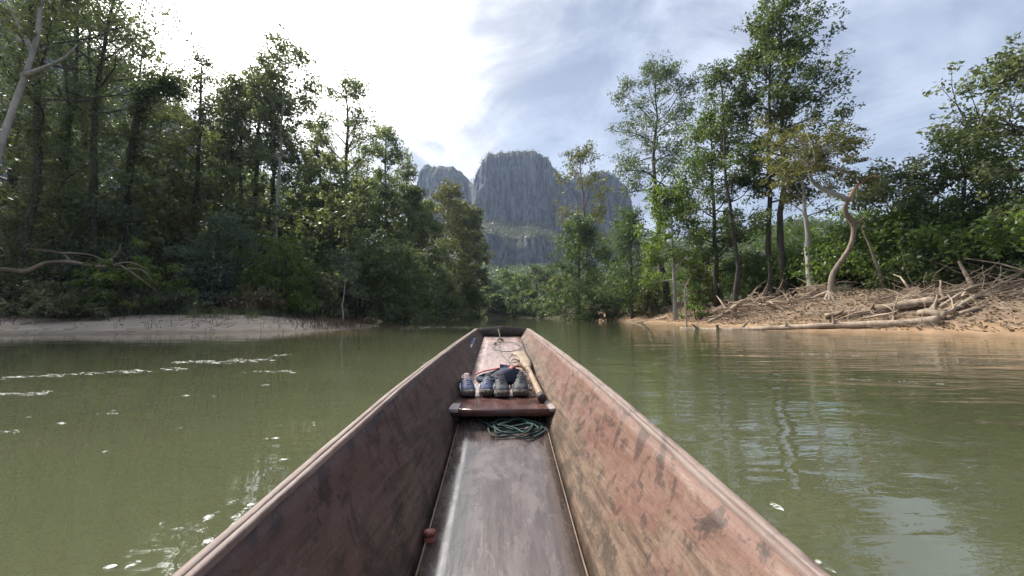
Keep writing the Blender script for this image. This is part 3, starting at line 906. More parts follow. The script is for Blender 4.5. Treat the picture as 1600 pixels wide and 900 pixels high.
# ------------------------------------------------------------------ far bank
GF = 'round-crowned trees on the far bank'
far_list = [(748, 128, 452, 20, 'leaf_mid', 'mid-green tree at the far bank next to the forest wall'), (768, 132, 446, 20, 'leaf_blue', 'blue-green round tree at the far bank'),
            (790, 136, 432, 22, 'leaf_mid', 'tall round tree at the middle of the far bank'), (812, 130, 440, 20, 'leaf_lime', 'lime-green round tree at the far bank'),
            (836, 134, 424, 22, 'leaf_mid', 'broad green tree right of the lime one on far bank'), (829, 122, 462, 15, 'leaf_lime', 'low lime-green tree by the water at far bank'),
            (858, 128, 428, 20, 'leaf_mid', 'green tree on far bank beside the brown root bank'), (778, 122, 468, 13, 'leaf_mid', 'small bush-like tree at the waterline of the far bank'),
            (876, 118, 436, 18, 'leaf_olive', 'olive tree where far bank meets right bank'), (858, 112, 470, 14, 'leaf_mid', 'short leafy tree at the water before the root bank')]
for (px, Y, top, hw, lm, lab) in far_list:
    put_tree('far_tree', lab, px, Y, top, hw, lm, 'bark_tan', lo=0.08, group=GF, prim=16, sec=4, shape='round', cl_n=40, leaf=0.62, up_lo=0, zoff=0.0)

# ------------------------------------------------------------------ trees of the right bank
GR = 'trees on the right bank'
put_tree('airy_tree', 'pale olive tree with thin airy crown in front of the cliff', 921, 74, 236, 46, 'leaf_olive', 'bark_tan', lo=0.42, group=GR, prim=20, sec=5, cl_r=1.1, cl_n=34, leaf=0.45)
put_tree('vine_column', 'columnar tree smothered in vines below the airy olive tree', 905, 60, 348, 40, 'leaf_mid', lo=0.03, group=GR, prim=34, sec=5, shape='round', up_lo=-10, vine=(0.02, 0.95, 2.5, 160), cl_n=50, droop=0.6)
put_tree('vine_column', 'second vine-smothered column tree, beside the tall round-crowned tree', 988, 50, 336, 38, 'leaf_mid', lo=0.03, group=GR, prim=34, sec=5, shape='round', up_lo=-10, vine=(0.02, 0.95, 2.1, 160), cl_n=50, droop=0.6)
put_tree('leafy_tree', 'dark leafy tree filling the gap between two vine columns', 948, 72, 392, 32, 'leaf_mid', lo=0.04, group=GR, prim=18, cl_n=55)
put_tree('round_tree', 'tall tree with open rounded crown on a bare trunk', 1043, 50, 110, 66, 'leaf_blue', 'bark_dark', lo=0.46, group=GR, prim=28, sec=8, cl_r=1.15, cl_n=62, up_lo=0, up_hi=50, curl=0.12, r0=0.42)
put_tree('leafy_tree', 'light green leafy tree with a pale lower trunk by the eroded bank', 1056, 38, 310, 50, 'leaf_lime', 'bark_pale', lo=0.30, group=GR, prim=20, sec=6, cl_r=0.85, cl_n=62, r0=0.2, up_lo=-10, droop=0.4)
put_tree('leafy_tree', 'drooping green tree left of the tall twin trunks', 1120, 36, 190, 46, 'leaf_mid', lo=0.2, group=GR, prim=26, sec=6, cl_r=0.85, cl_n=60, up_lo=0)
put_tree('slender_tree', 'slender tree with a wavy dark trunk and clumpy crown', 1148, 31, 108, 50, 'leaf_mid', lo=0.30, group=GR, prim=24, sec=7, cl_r=0.8, cl_n=62, r0=0.2, up_lo=0)
put_tree('tall_tree', 'tall twin-trunk tree, the slightly lower one with thinner crown', 1200, 31, 40, 62, 'leaf_mid', lo=0.34, group=GR, prim=26, sec=7, cl_r=0.8, cl_n=58, r0=0.24, up_lo=5)
put_tree('tall_tree', 'tallest tree on the right bank, its tip at the picture top', 1229, 30, -8, 84, 'leaf_mid', lo=0.36, group=GR, prim=28, sec=7, cl_r=0.8, cl_n=58, r0=0.27, up_lo=10)
put_tree('pale_tree', 'small tree with a thick white trunk behind the twisted trunk', 1268, 27, 255, 40, 'leaf_olive', 'bark_pale', lo=0.6, group=GR, prim=14, sec=5, cl_r=0.6, cl_n=50, r0=0.25)
put_tree('dark_tree', 'dark-leaved bushy tree right of the broken twisted trunk', 1400, 25, 286, 62, 'leaf_dark', lo=0.22, group=GR, prim=20, sec=5, cl_r=0.75, cl_n=60)
put_tree('feathery_tree', 'medium tree with feathery tips beneath the big corner tree', 1505, 23, 215, 46, 'leaf_mid', lo=0.28, group=GR, prim=20, sec=5, cl_r=0.65, cl_n=50, droop=0.4)
put_tree('corner_tree', 'big spreading tree whose dark crown leaves the picture at its right edge', 1690, 20.5, 100, 135, 'leaf_dark', lo=0.22, group=GR, prim=30, sec=7, cl_r=0.8, cl_n=75, up_lo=0, up_hi=60, r0=0.3)
GRS = 'shrubs along the right bank'
put_shrub('bush', 'yellow-green sapling bush on the slope beside the pale lower trunk', 1090, 33, 428, 22, 'leaf_lime', GRS, 30, cl=0.3, cln=36)
put_shrub('bush', 'reedy clump of upright stems behind the slender tree', 1172, 36, 372, 26, 'leaf_olive', GRS, 60, cl=0.45, cln=30, flat=1.6)
put_shrub('bush', 'bright green bush between the tall trunks and the white trunk', 1246, 32, 396, 24, 'leaf_lime', GRS, 50, cl=0.45, cln=50)
put_shrub('bush', 'green bush close behind the twisted trunk', 1345, 28.5, 366, 48, 'leaf_mid', GRS, 80, cl=0.5, cln=60)
put_shrub('bush', 'vivid green bush low under the dark-leaved bushy tree', 1440, 22, 372, 58, 'leaf_mid', GRS, 90, cl=0.5, cln=60)
put_shrub('bush', 'shaggy bush hanging over the dug-out bank at the picture edge', 1556, 20.5, 330, 62, 'leaf_mid', GRS, 90, cl=0.5, cln=60)
put_shrub('bush', 'broad green bush between the slender tree and the tall trunks', 1182, 33, 380, 40, 'leaf_lime', GRS, 60, cl=0.55, cln=50)
put_shrub('bush', 'leafy olive bush behind the pale lower trunk', 1098, 40, 385, 40, 'leaf_olive', GRS, 60, cl=0.6, cln=50)
put_shrub('bush', 'leafy bush at the foot of the vine columns', 950, 58, 440, 34, 'leaf_mid', GRS, 60, cl=0.6, cln=50)
put_shrub('bush', 'small bush on the crumbling bank under the round-crowned tree', 1015, 46, 430, 26, 'leaf_olive', GRS, 50, cl=0.5, cln=45)

# twisted dead-limbed tree on the bank edge
Yt = 23.3
b0 = at(1294, 440, Yt); zb = gz(b0[0], Yt)
dz = zb - b0[2]
o = thing('twisted_tree', 'twisted bare trunk with a broken orange-tipped limb on the eroded bank', 'tree', (b0[0], Yt, zb), 0, GR)
org = np.array([b0[0], Yt, zb])
tk = spline([b0 + [0, 0, dz - 0.3], at(1300, 432, Yt), at(1310, 414, Yt), at(1328, 386, Yt), at(1334, 354, Yt), at(1320, 328, Yt), at(1328, 308, Yt)], 26)
mb = MB().tube(tk - org, np.interp(np.linspace(0, 1, 26), [0, 0.1, 0.6, 0.72, 1], [0.24, 0.14, 0.125, 0.17, 0.11]), 10, rough=0.06, rng=np.random.default_rng(2))
mb.tube(spline([at(1330, 350, Yt), at(1342, 346, Yt - .2), at(1354, 337, Yt - .3)], 6) - org, np.linspace(0.13, 0.02, 6), 6)
mb.build('trunk', M['snag'], o, smooth=True)
M['limb_orange'] = wood_mat('limb_orange', (0.26, 0.14, 0.085), (0.42, 0.24, 0.15), (0.46, 0.29, 0.18), 1.5)
MB().tube(spline([at(1326, 314, Yt), at(1334, 298, Yt), at(1346, 284, Yt - .2), at(1360, 277, Yt - .3), at(1375, 275, Yt - .4)], 12) - org, np.linspace(0.13, 0.05, 12), 8).build('broken_limb', M['limb_orange'], o, smooth=True)
mb = MB()
lb = spline([at(1326, 312, Yt), at(1312, 306, Yt), at(1290, 298, Yt + .2), at(1270, 284, Yt + .4), at(1264, 264, Yt + .5), at(1272, 246, Yt + .6), at(1268, 225, Yt + .8)], 20)
mb.tube(lb - org, np.linspace(0.16, 0.05, 20), 7)
rng = np.random.default_rng(5)
cc = []
for k in range(60):
    s = lb[rng.integers(11, 20)]
    e = at(rng.uniform(1180, 1350), rng.uniform(188, 292), Yt + rng.uniform(-2.0, 2.6))
    mdl = (s + e) / 2 + np.array([0, 0, 0.35])
    mb.tube(spline([s, mdl, e], 8) - org, np.linspace(0.05, 0.01, 8), 4, cap=False)
    cc += [e, e + rng.standard_normal(3) * 0.5, mdl + (e - mdl) * 0.5]
mb.build('branch', M['bark_pale'], o, smooth=True)
lv = MB()
cc = np.array(cc) - org
cluster_leaves(lv, cc, rng.uniform(0.25, 0.65, len(cc)), rng.integers(15, 70, len(cc)), 0.17, rng, flat=0.5)
lv.build('crown', M['leaf_olive'], o)
mb = MB()
for k in range(16):
    a = rng.uniform(0, 2 * math.pi); L = rng.uniform(0.8, 2.2)
    e = np.array([math.cos(a) * L, math.sin(a) * L - 0.6, -L * 0.55 if math.sin(a) < 0.3 else 0.0])
    mb.tube(spline([[0, 0, 0.35], e * 0.4 + [0, 0, 0.12], e * 0.75 + rng.standard_normal(3) * 0.12, e], 8), np.linspace(0.12, 0.02, 8), 5, cap=False)
mb.build('root', M['driftwood'], o, smooth=True)

# ------------------------------------------------------------------ driftwood on the right bank
def ground_pt(px, Y, lift=0.0):
    X = (px - 800) / F * Y
    return np.array([X, Y, max(gz(X, Y), -0.1) + lift])


def log(name, label, pts, r, stubs, seed, cat='log', mat='driftwood'):
    rng = np.random.default_rng(seed)
    P = spline(pts, 24)
    o = thing(name, label, cat, P[0], 0, 'driftwood on the right bank')
    MB().tube(P - P[0], np.linspace(r[0], r[1], 24) * (1 + 0.06 * rng.standard_normal(24)), 9, rough=0.03, rng=rng).build('trunk', M[mat], o, smooth=True)
    for i, (f, L) in enumerate(stubs):
        p = P[int(f * 23)]
        d = np.array([rng.uniform(-0.6, 0.6), rng.uniform(-0.8, 0.1), rng.uniform(0.2, 0.9)]); d /= np.linalg.norm(d)
        MB().tube(branch_path(rng, p, d, L, 6, 0.1, 0.16) - P[0], np.linspace(r[1] * 0.5, 0.012, 7), 6).build('stub', M[mat], o, smooth=True)
    return o


log('driftwood_log', 'long straight driftwood log lying at the water edge', [ground_pt(1062, 25, 0.06), ground_pt(1150, 22.2, 0.10), ground_pt(1290, 18.9, 0.14), ground_pt(1400, 17.2, 0.10), ground_pt(1466, 16.4, 0.12)],
    (0.09, 0.21), [(0.12, 0.8), (0.2, 1.1), (0.3, 0.9), (0.42, 0.4), (0.55, 0.5)], 1)
log('driftwood_log', 'shorter driftwood log lying above the long straight one', [ground_pt(1288, 20.6, 0.12), ground_pt(1350, 19.6, 0.2), ground_pt(1420, 18.6, 0.22), ground_pt(1462, 18.0, 0.25)], (0.13, 0.26), [(0.1, 0.7), (0.4, 0.6)], 2)
log('driftwood_log', 'stubby forked log jammed at the end of the long log', [ground_pt(1438, 17.4, 0.25), ground_pt(1450, 17.0, 0.35), ground_pt(1476, 16.6, 0.15)], (0.14, 0.2), [(0.5, 0.7), (0.7, 0.9)], 3)
log('driftwood_log', 'thick broken branch leaning out of the root tangle', [ground_pt(1106, 29, 0.15), ground_pt(1135, 28.6, 0.55), ground_pt(1160, 28.4, 1.0)], (0.12, 0.17), [(0.4, 0.6)], 4)
log('pale_branch', 'thin pale branch lying along the far waterline', [ground_pt(975, 46, 0.06), ground_pt(1000, 44, 0.12), ground_pt(1040, 41, 0.1)], (0.05, 0.10), [(0.6, 0.6)], 6, 'branch')
log('leaning_pole', 'slim bare pole leaning in front of the green bushes', [ground_pt(1384, 22.5, 0), at(1362, 392, 22.6), at(1348, 360, 22.8)], (0.09, 0.04), [], 7, 'branch', 'bark_tan')
log('leaning_pole', 'dead stick standing out of the root tangle over water', [ground_pt(1072, 30, 0), at(1070, 455, 30), at(1080, 430, 30)], (0.06, 0.02), [(0.5, 1.0)], 8, 'branch')
log('leaning_pole', 'crooked bare stem propped in the dug-out bank at the edge', [ground_pt(1522, 19.0, 0), at(1510, 430, 19.2), at(1498, 408, 19.4)], (0.11, 0.05), [(0.5, 0.7)], 9, 'branch')


def tangle(name, label, px, Y, wd, dp, hh, n, rr, seed, cat='driftwood', mat='twig', slant=0.0):
    """heap of bare sticks and roots, each one a tube lying on the bank"""
    rng = np.random.default_rng(seed)
    c = ground_pt(px, Y)
    o = thing(name, label, cat, c, 0, 'driftwood on the right bank')
    mb = MB()
    for i in range(n):
        x = c[0] + rng.uniform(-wd, wd); y = c[1] + rng.uniform(-dp, dp)
        z = max(gz(x, y), 0) + rng.uniform(0, hh) ** 1.0
        a = slant + rng.normal(0, 1.0); L = rng.uniform(0.6, 2.4) * wd / 3 + 0.4
        d = np.array([math.cos(a), math.sin(a) * 0.6, rng.uniform(-0.25, 0.45)])
        p = branch_path(rng, (x, y, z), d, L, 6, -0.1, 0.15)
        r = rr * math.exp(rng.normal(-0.45, 0.6))
        mb.tube(p - c, np.linspace(r, r * 0.3, 7), 5, cap=False)
    mb.build('stick', M[mat], o, smooth=True)['kind'] = 'stuff'
    return o


tangle('root_tangle', 'grey-brown tangle of roots and sticks on the eroded bank by the slender tree', 1155, 29, 2.2, 1.6, 1.1, 190, 0.04, 11)
tangle('root_tangle', 'matted overhang of hanging roots below the tall twin trunks', 1235, 25.5, 2.0, 1.3, 0.9, 160, 0.04, 12)
tangle('root_tangle', 'brown root ball at the point where right bank meets the bend', 905, 70, 3.2, 2.0, 1.8, 130, 0.07, 13)
tangle('brush_heap', 'fan of fallen pale branches spread over the slope at the picture edge', 1545, 18.0, 3.2, 1.8, 0.3, 140, 0.036, 14, slant=0.5)
tangle('brush_heap', 'loose sticks heaped around the shorter driftwood log', 1390, 19.3, 2.8, 1.4, 0.35, 170, 0.03, 15, slant=0.3)
# each big branch of the fallen fan, thick enough to pick out
rng = np.random.default_rng(19)
for k, (a, b) in enumerate([((1474, 16.6), (1640, 18.2)), ((1480, 16.9), (1625, 19.4)), ((1470, 17.4), (1600, 20.4)), ((1460, 17.9), (1560, 20.6)), ((1500, 16.3), (1660, 17.2)), ((1400, 19.2), (1500, 21.5))]):
    p0 = ground_pt(*a, 0.22); p1 = ground_pt(*b, 0.5)
    lab = ['lowest long branch of the fan running from the log end', 'second long branch of the fan above the lowest', 'long branch crossing the middle of the fan', 'upper branch of the fan below the vivid green bush',
           'branch of the fan lying closest to the water', 'single branch on the slope above the shorter log'][k]
    log('fallen_branch', lab, [p0, (p0 * 2 + p1) / 3 + rng.standard_normal(3) * 0.12, (p0 + 2 * p1) / 3 + rng.standard_normal(3) * 0.15, p1], (0.075, 0.03), [(0.4, 1.0), (0.6, 1.2), (0.8, 0.8)], 30 + k, 'branch')


def litter(name, label, n, seed, region, mat, L, r, up):
    rng = np.random.default_rng(seed)
    mb = MB()
    for i in range(n):
        y = rng.uniform(region[0], region[1])
        x = float(np.interp(y, YR, XR_)) + rng.uniform(region[2], region[3])
        z = gz(x, y)
        if z < 0.05: continue
        a = rng.uniform(0, math.pi); l = rng.uniform(*L)
        d = np.array([math.cos(a), math.sin(a), rng.uniform(-0.1, up)])
        p = branch_path(rng, (x, y, z + 0.04), d, l, 3, 0, 0.2)
        mb.tube(p, np.linspace(r, r * 0.4, 4), 4, cap=False)
    return tag(mb.build(name, M[mat]), label, kind='stuff')


litter('twig_litter', 'dry twigs and leaves littering the right bank slope', 2600, 41, (12, 46, 0.8, 7.5), 'twig', (0.2, 1.0), 0.014, 0.5)
rng = np.random.default_rng(43)
yy = rng.uniform(13, 60, 9000); xx = np.interp(yy, YR, XR_) + rng.uniform(0.9, 8, 9000); zz = terrain(xx, yy)[0]
mb = MB(); leaf_quads(mb, np.stack([xx, yy, zz + 0.03], 1), np.zeros((9000, 3)), 0.15, rng, 0.6, 1.2)
tag(mb.build('leaf_litter', M['leaf_brown']), 'brown dead leaves scattered over the right bank', kind='stuff')


rng = np.random.default_rng(47)
xx = rng.uniform(-34, -8, 6000); yy = rng.uniform(14, 38, 6000)
zz, _, dd_, wt_ = terrain(xx, yy)
ok = np.where((~wt_) & (dd_ > 0.2) & (dd_ < 8))[0][:420]
mb = MB()
for i in ok:
    a = rng.uniform(0, math.pi); l = rng.uniform(0.08, 0.6)
    mb.tube(branch_path(rng, (xx[i], yy[i], zz[i] + 0.015), (math.cos(a), math.sin(a), 0.05), l, 3, 0, 0.25), np.linspace(0.014, 0.006, 4), 4, cap=False)
tag(mb.build('sand_debris', M['twig_dark']), 'dark twigs and scraps washed up on the pale sand', kind='stuff')


# ------------------------------------------------------------------ grass and reeds
def grass(name, label, pts, h, mat, seed, bend=0.35, wdt=0.012):
    rng = np.random.default_rng(seed)
    n = len(pts)
    a = rng.uniform(0, 2 * math.pi, n); hh = h * rng.uniform(0.5, 1.3, n)
    side = np.stack([np.cos(a), np.sin(a), np.zeros(n)], 1) * wdt
    ln = rng.standard_normal((n, 3)) * bend; ln[:, 2] = 0
    up = np.array([0, 0, 1.0])
    m1 = pts + up * (hh * 0.55)[:, None] + ln * (hh * 0.3)[:, None]; m2 = pts + up * hh[:, None] * 0.95 + ln * hh[:, None]
    mb = MB()
    v = np.stack([pts - side, pts + side, m1 + side * 0.8, m1 - side * 0.8, m2 + side * 0.15, m2 - side * 0.15], 1).reshape(-1, 3)
    b = np.arange(n)[:, None] * 6
    mb.add(v, np.concatenate([b + [[0, 1, 2, 3]], b + [[3, 2, 4, 5]]], 1).reshape(-1, 4))
    return tag(mb.build(name, M[mat]), label, kind='stuff')


def scatter_left(n, d0, d1, y0, y1, seed, clumps=None):
    rng = np.random.default_rng(seed)
    x = rng.uniform(-34, -7, n * 8); y = rng.uniform(y0, y1, n * 8)
    z, _, d, wet = terrain(x, y)
    ok = (~wet) & (d > d0) & (d < d1) & (x < 0)
    if clumps: ok &= vnoise(x * clumps, y * clumps, seed) > 0.55
    return np.stack([x, y, z - 0.02], 1)[ok][:n]


grass('grass', 'tufts of dull green grass along the back of the sand', scatter_left(9000, 6.0, 11, 18, 44, 51, 1.1), 0.45, 'leaf_dark', 51)
grass('grass', 'sparse dry weeds standing on the sand spit', scatter_left(420, 0.3, 6.0, 18, 36, 52, 1.3), 0.35, 'leaf_brown', 52)
rng = np.random.default_rng(53)
n = 420
c = np.array([at(530, 507, 24.0)[:2]]) + rng.standard_normal((n, 2)) * np.array([0.9, 2.0])
grass('reeds', 'brown reeds growing on the tip of the sand spit', np.stack([c[:, 0], c[:, 1], np.maximum(terrain(c[:, 0], c[:, 1])[0], -0.02)], 1), 0.6, 'leaf_brown', 53, 0.45)

# ------------------------------------------------------------------ the boat
def paint_mat(name, base, pale, dark, wear, rough=(0.45, 0.8), grain=(14, 1.2, 14)):
    """weathered painted planks: grain, worn patches, dark water stains"""
    m, t = new_mat(name)
    pos = t.n('ShaderNodeTexCoord').outputs['Object']
    gr = t.noise(t.scaled(pos, grain), 1.6, 6.0, 0.65, 0.3)
    patch = t.noise(t.scaled(pos, (3.0, 1.5, 3.0)), 1.7, 8.0, 0.68, 1.0)
    stain = t.noise(t.scaled(pos, (3.5, 2.2, 1.5), loc=(4, 2, 1), rot=(0.5, 0, 0)), 1.5, 8.0, 0.72, 1.2)
    speck = t.noise(pos, 60.0, 3.0, 0.6)
    c = t.mix(t.smooth(patch, 0.36, 0.62), base, pale)
    c = t.mix(t.math('MULTIPLY', t.smooth(gr, 0.46, 0.66), 0.6), c, wear)
    c = t.mix(t.math('MULTIPLY', t.smooth(stain, 0.48, 0.68), 0.75), c, dark)
    c = t.mix(t.math('MULTIPLY', t.smooth(speck, 0.62, 0.75), 0.45), c, dark)
    r = t.math('MULTIPLY_ADD', t.smooth(t.math('ADD', stain, t.math('MULTIPLY', gr, 0.4)), 0.45, 0.85), rough[0] - rough[1], rough[1])
    bp = t.n('ShaderNodeBump', {'Strength': 0.35, 'Distance': 0.004, 'Height': t.math('ADD', gr, t.math('MULTIPLY', speck, 0.4))})
    finish(t, t.n('ShaderNodeBsdfPrincipled', {'Base Color': c, 'Roughness': r, 'Normal': bp, 'Specular IOR Level': 0.45}))
    return m




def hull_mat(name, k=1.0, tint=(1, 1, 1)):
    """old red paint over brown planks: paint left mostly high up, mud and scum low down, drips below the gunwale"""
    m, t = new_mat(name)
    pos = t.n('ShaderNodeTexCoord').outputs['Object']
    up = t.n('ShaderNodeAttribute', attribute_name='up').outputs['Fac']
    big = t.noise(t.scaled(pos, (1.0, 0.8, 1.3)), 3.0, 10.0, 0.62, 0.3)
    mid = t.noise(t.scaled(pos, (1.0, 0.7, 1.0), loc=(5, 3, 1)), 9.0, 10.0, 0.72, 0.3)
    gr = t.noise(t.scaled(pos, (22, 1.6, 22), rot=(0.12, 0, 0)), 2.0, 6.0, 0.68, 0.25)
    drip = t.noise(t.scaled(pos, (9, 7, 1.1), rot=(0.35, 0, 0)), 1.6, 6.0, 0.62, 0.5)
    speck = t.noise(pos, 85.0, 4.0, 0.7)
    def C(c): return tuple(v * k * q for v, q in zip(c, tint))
    c = t.mix(t.smooth(gr, 0.34, 0.66), C((0.120, 0.070, 0.048)), C((0.300, 0.195, 0.142)))
    paint = t.smooth(t.math('ADD', t.math('ADD', big, t.math('MULTIPLY', mid, 0.6)), t.math('MULTIPLY', up, 0.50)), 1.02, 1.12)
    red = t.mix(t.smooth(mid, 0.38, 0.64), C((0.225, 0.098, 0.074)), C((0.300, 0.160, 0.128)))
    c = t.mix(t.math('MULTIPLY', paint, 0.80), c, red)
    mud = t.smooth(t.math('SUBTRACT', t.math('ADD', mid, t.math('MULTIPLY', big, 0.8)), t.math('MULTIPLY', up, 0.55)), 0.76, 0.92)
    c = t.mix(t.math('MULTIPLY', mud, 0.85), c, t.mix(t.smooth(speck, 0.35, 0.65), C((0.040, 0.028, 0.020)), C((0.120, 0.086, 0.058))))
    dr = t.math('MULTIPLY', t.smooth(drip, 0.54, 0.60), t.smooth(up, 0.15, 0.7))
    c = t.mix(t.math('MULTIPLY', dr, 0.8), c, C((0.085, 0.045, 0.036)))
    c = t.mix(t.math('MULTIPLY', t.smooth(speck, 0.56, 0.72), 0.5), c, C((0.07, 0.045, 0.035)))
    scr = t.noise(t.scaled(pos, (60, 1.3, 60), rot=(0.10, 0, 0.05)), 1.0, 3.0, 0.6, 0.6)
    c = t.mix(t.math('MULTIPLY', t.smooth(scr, 0.66, 0.74), 0.5), c, C((0.40, 0.31, 0.25)))
    scuff = t.noise(t.scaled(pos, (1, 0.6, 1), loc=(2, 9, 4)), 16.0, 8.0, 0.78, 0.4)
    c = t.mix(t.math('MULTIPLY', t.smooth(scuff, 0.54, 0.60), 0.72), c, C((0.060, 0.040, 0.032)))
    c = t.mix(t.math('MULTIPLY', t.smooth(scuff, 0.45, 0.38), 0.50), c, C((0.34, 0.24, 0.19)))
    r = t.math('MULTIPLY_ADD', t.smooth(mid, 0.4, 0.7), 0.25, 0.50)
    bp = t.n('ShaderNodeBump', {'Strength': 0.5, 'Distance': 0.005, 'Height': t.math('ADD', gr, t.math('ADD', t.math('MULTIPLY', speck, 0.5), t.math('MULTIPLY', mid, 1.2)))})
    finish(t, t.n('ShaderNodeBsdfPrincipled', {'Base Color': c, 'Roughness': r, 'Normal': bp, 'Specular IOR Level': 0.4}))
    return m


def deck_mat(name, c1, c2, c3, scr, rough=(0.16, 0.40), spec=0.7):
    """wet, trodden planks with pale scratches and muddy scuffs"""
    m, t = new_mat(name)
    pos = t.n('ShaderNodeTexCoord').outputs['Object']
    gr = t.noise(t.scaled(pos, (26, 2.0, 26)), 1.8, 7.0, 0.7, 0.2)
    blot = t.noise(t.scaled(pos, (1.6, 1.0, 1)), 3.4, 8.0, 0.7, 0.8)
    s1 = t.noise(t.scaled(pos, (42, 3.5, 1), rot=(0, 0, 0.45)), 1.0, 4.0, 0.6, 1.5)
    s2 = t.noise(t.scaled(pos, (38, 3.0, 1), rot=(0, 0, -0.30)), 1.0, 4.0, 0.6, 1.5)
    sk = t.noise(pos, 110.0, 3.0, 0.7)
    c = t.mix(t.smooth(gr, 0.34, 0.66), c1, c2)
    c = t.mix(t.math('MULTIPLY', t.smooth(blot, 0.48, 0.66), 0.8), c, c3)
    ss = t.math('MAXIMUM', t.smooth(s1, 0.60, 0.72), t.smooth(s2, 0.62, 0.74))
    c = t.mix(t.math('MULTIPLY', ss, 0.55), c, scr)
    c = t.mix(t.math('MULTIPLY', t.smooth(sk, 0.6, 0.74), 0.4), c, scr)
    r = t.math('MULTIPLY_ADD', t.smooth(blot, 0.36, 0.64), rough[1] - rough[0], rough[0])
    bp = t.n('ShaderNodeBump', {'Strength': 0.28, 'Distance': 0.003, 'Height': t.math('ADD', gr, t.math('ADD', t.math('MULTIPLY', sk, 0.3), blot))})
    finish(t, t.n('ShaderNodeBsdfPrincipled', {'Base Color': c, 'Roughness': r, 'Normal': bp, 'Specular IOR Level': spec}))
    return m


M['hull_paint_lit'] = hull_mat('hull_paint_lit', 0.66, (1.0, 1.03, 0.98))  # lighter copy of the hull colours for the lit right wall
M['hull_paint_shaded'] = hull_mat('hull_paint_shaded', 0.38, (0.95, 1.02, 1.08))  # shaded copy: the left wall's shade is put into a darker, cooler colour
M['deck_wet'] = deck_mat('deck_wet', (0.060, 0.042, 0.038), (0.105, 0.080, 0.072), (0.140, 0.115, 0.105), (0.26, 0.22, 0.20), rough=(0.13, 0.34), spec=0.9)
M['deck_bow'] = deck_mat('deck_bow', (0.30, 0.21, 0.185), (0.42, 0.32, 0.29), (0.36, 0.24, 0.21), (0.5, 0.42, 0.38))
M['gunwale'] = paint_mat('gunwale', (0.18, 0.125, 0.105), (0.25, 0.19, 0.165), (0.07, 0.045, 0.04), (0.28, 0.225, 0.19), rough=(0.6, 0.9), grain=(30, 1.5, 30))
M['raw_wood'] = wood_mat('raw_wood', (0.12, 0.085, 0.06), (0.24, 0.18, 0.13), None, 6, (1, 0.2, 1), 0.7, 0.2, 0.002)
M['seam'] = plain_mat('seam', (0.02, 0.014, 0.012), (0.04, 0.03, 0.025), 40)

boat = thing('river_boat', 'long narrow wooden river boat of worn red-brown planks, bow ahead', 'boat', (0, 0, 0), BYAW)
ys = np.concatenate([np.linspace(-4.6, 0, 24), np.linspace(0.04, 4.98, 150)])


def smooth_interp(f, y, w=0.22):
    return sum(f(y + k * w) for k in (-1, -0.5, 0, 0.5, 1)) / 5.0


FLs = lambda y: smooth_interp(fl, y); FWs = lambda y: smooth_interp(fw, y); GZs = lambda y: smooth_interp(gzf, y); GWs = lambda y: smooth_interp(gwf, y)


def _add_up(me):
    v = np.zeros(len(me.vertices) * 3, np.float32); me.vertices.foreach_get('co', v); v = v.reshape(-1, 3)
    u = (v[:, 2] - FLs(v[:, 1])) / (GZs(v[:, 1]) - FLs(v[:, 1]))
    me.attributes.new('up', 'FLOAT', 'POINT').data.foreach_set('value', np.clip(u, 0, 1).astype(np.float32))


TH = 0.028                       # plank thickness
# side planks: lower strake and upper strake on each side
for s in (-1, 1):
    lo_i = np.stack([s * FWs(ys), ys, FLs(ys) - 0.006], 1)
    up_i = np.stack([s * (GWs(ys) - 0.030), ys, GZs(ys) - 0.012], 1)
    tt = np.linspace(0, 1, 11)
    inner = lo_i[None] + (up_i - lo_i)[None] * tt[:, None, None]
    bow = 0.004 * np.sin(tt * math.pi)
    inner[:, :, 0] += s * bow[:, None]
    inner[:, :, 0] += s * 0.004 * fbm(inner[:, :, 1] * 2.2, inner[:, :, 2] * 6, 5 + s)
    nrm = np.cross(up_i - lo_i, np.gradient(lo_i, axis=0)); nrm /= np.linalg.norm(nrm, axis=1, keepdims=True)
    if nrm[20, 0] * s < 0: nrm = -nrm
    outer = inner + nrm[None] * TH
    ring = np.concatenate([inner, outer[::-1], inner[:1]], 0)
    MB().grid(ring).build('side_plank', M['hull_paint_shaded' if s < 0 else 'hull_paint_lit'], boat, smooth=False, merge=True)
    _add_up(COL.objects[-1].data)
    # gunwale: inner cap and outer rubbing strip, a dark seam between
    for (o0, o1, z0, z1, nm, mt) in ((-0.0315, -0.0145, -0.03, 0.0, 'gunwale_cap', 'gunwale'), (-0.0085, 0.013, -0.045, -0.004, 'rubbing_strip', 'gunwale'), (-0.0150, -0.0080, -0.03, -0.010, 'seam', 'seam')):
        zz = GZs(ys)
        wv = 0.007 * fbm(ys * 4, ys * 0 + o0 * 90, 8 + s)
        xw = s * 0.006 * fbm(ys * 3, ys * 0 + o0 * 50, 18 + s)
        x0 = s * (GWs(ys) + o0) + (xw if o1 < 0 and mt != 'seam' else 0) * 0.3; x1 = s * (GWs(ys) + o1) + (xw if o1 > 0 else 0)
        P = np.stack([np.stack([x0, ys, zz + z0], 1), np.stack([x0, ys, zz + z1 - 0.003 + wv], 1), np.stack([x0 * 0.8 + x1 * 0.2, ys, zz + z1 + wv], 1),
                      np.stack([x0 * 0.2 + x1 * 0.8, ys, zz + z1 + wv], 1), np.stack([x1, ys, zz + z1 - 0.003 + wv], 1), np.stack([x1, ys, zz + z0], 1), np.stack([x0, ys, zz + z0], 1)], 0)
        MB().grid(P).build(nm, M[mt], boat, merge=True)
    # thin bare-wood batten where floor meets side
    yb = np.linspace(0.0, 2.42, 50)
    MB().tube(np.stack([s * (FWs(yb) - 0.006), yb, FLs(yb) + 0.001], 1), 0.0032, 6).build('floor_batten', M['raw_wood'], boat, smooth=True)
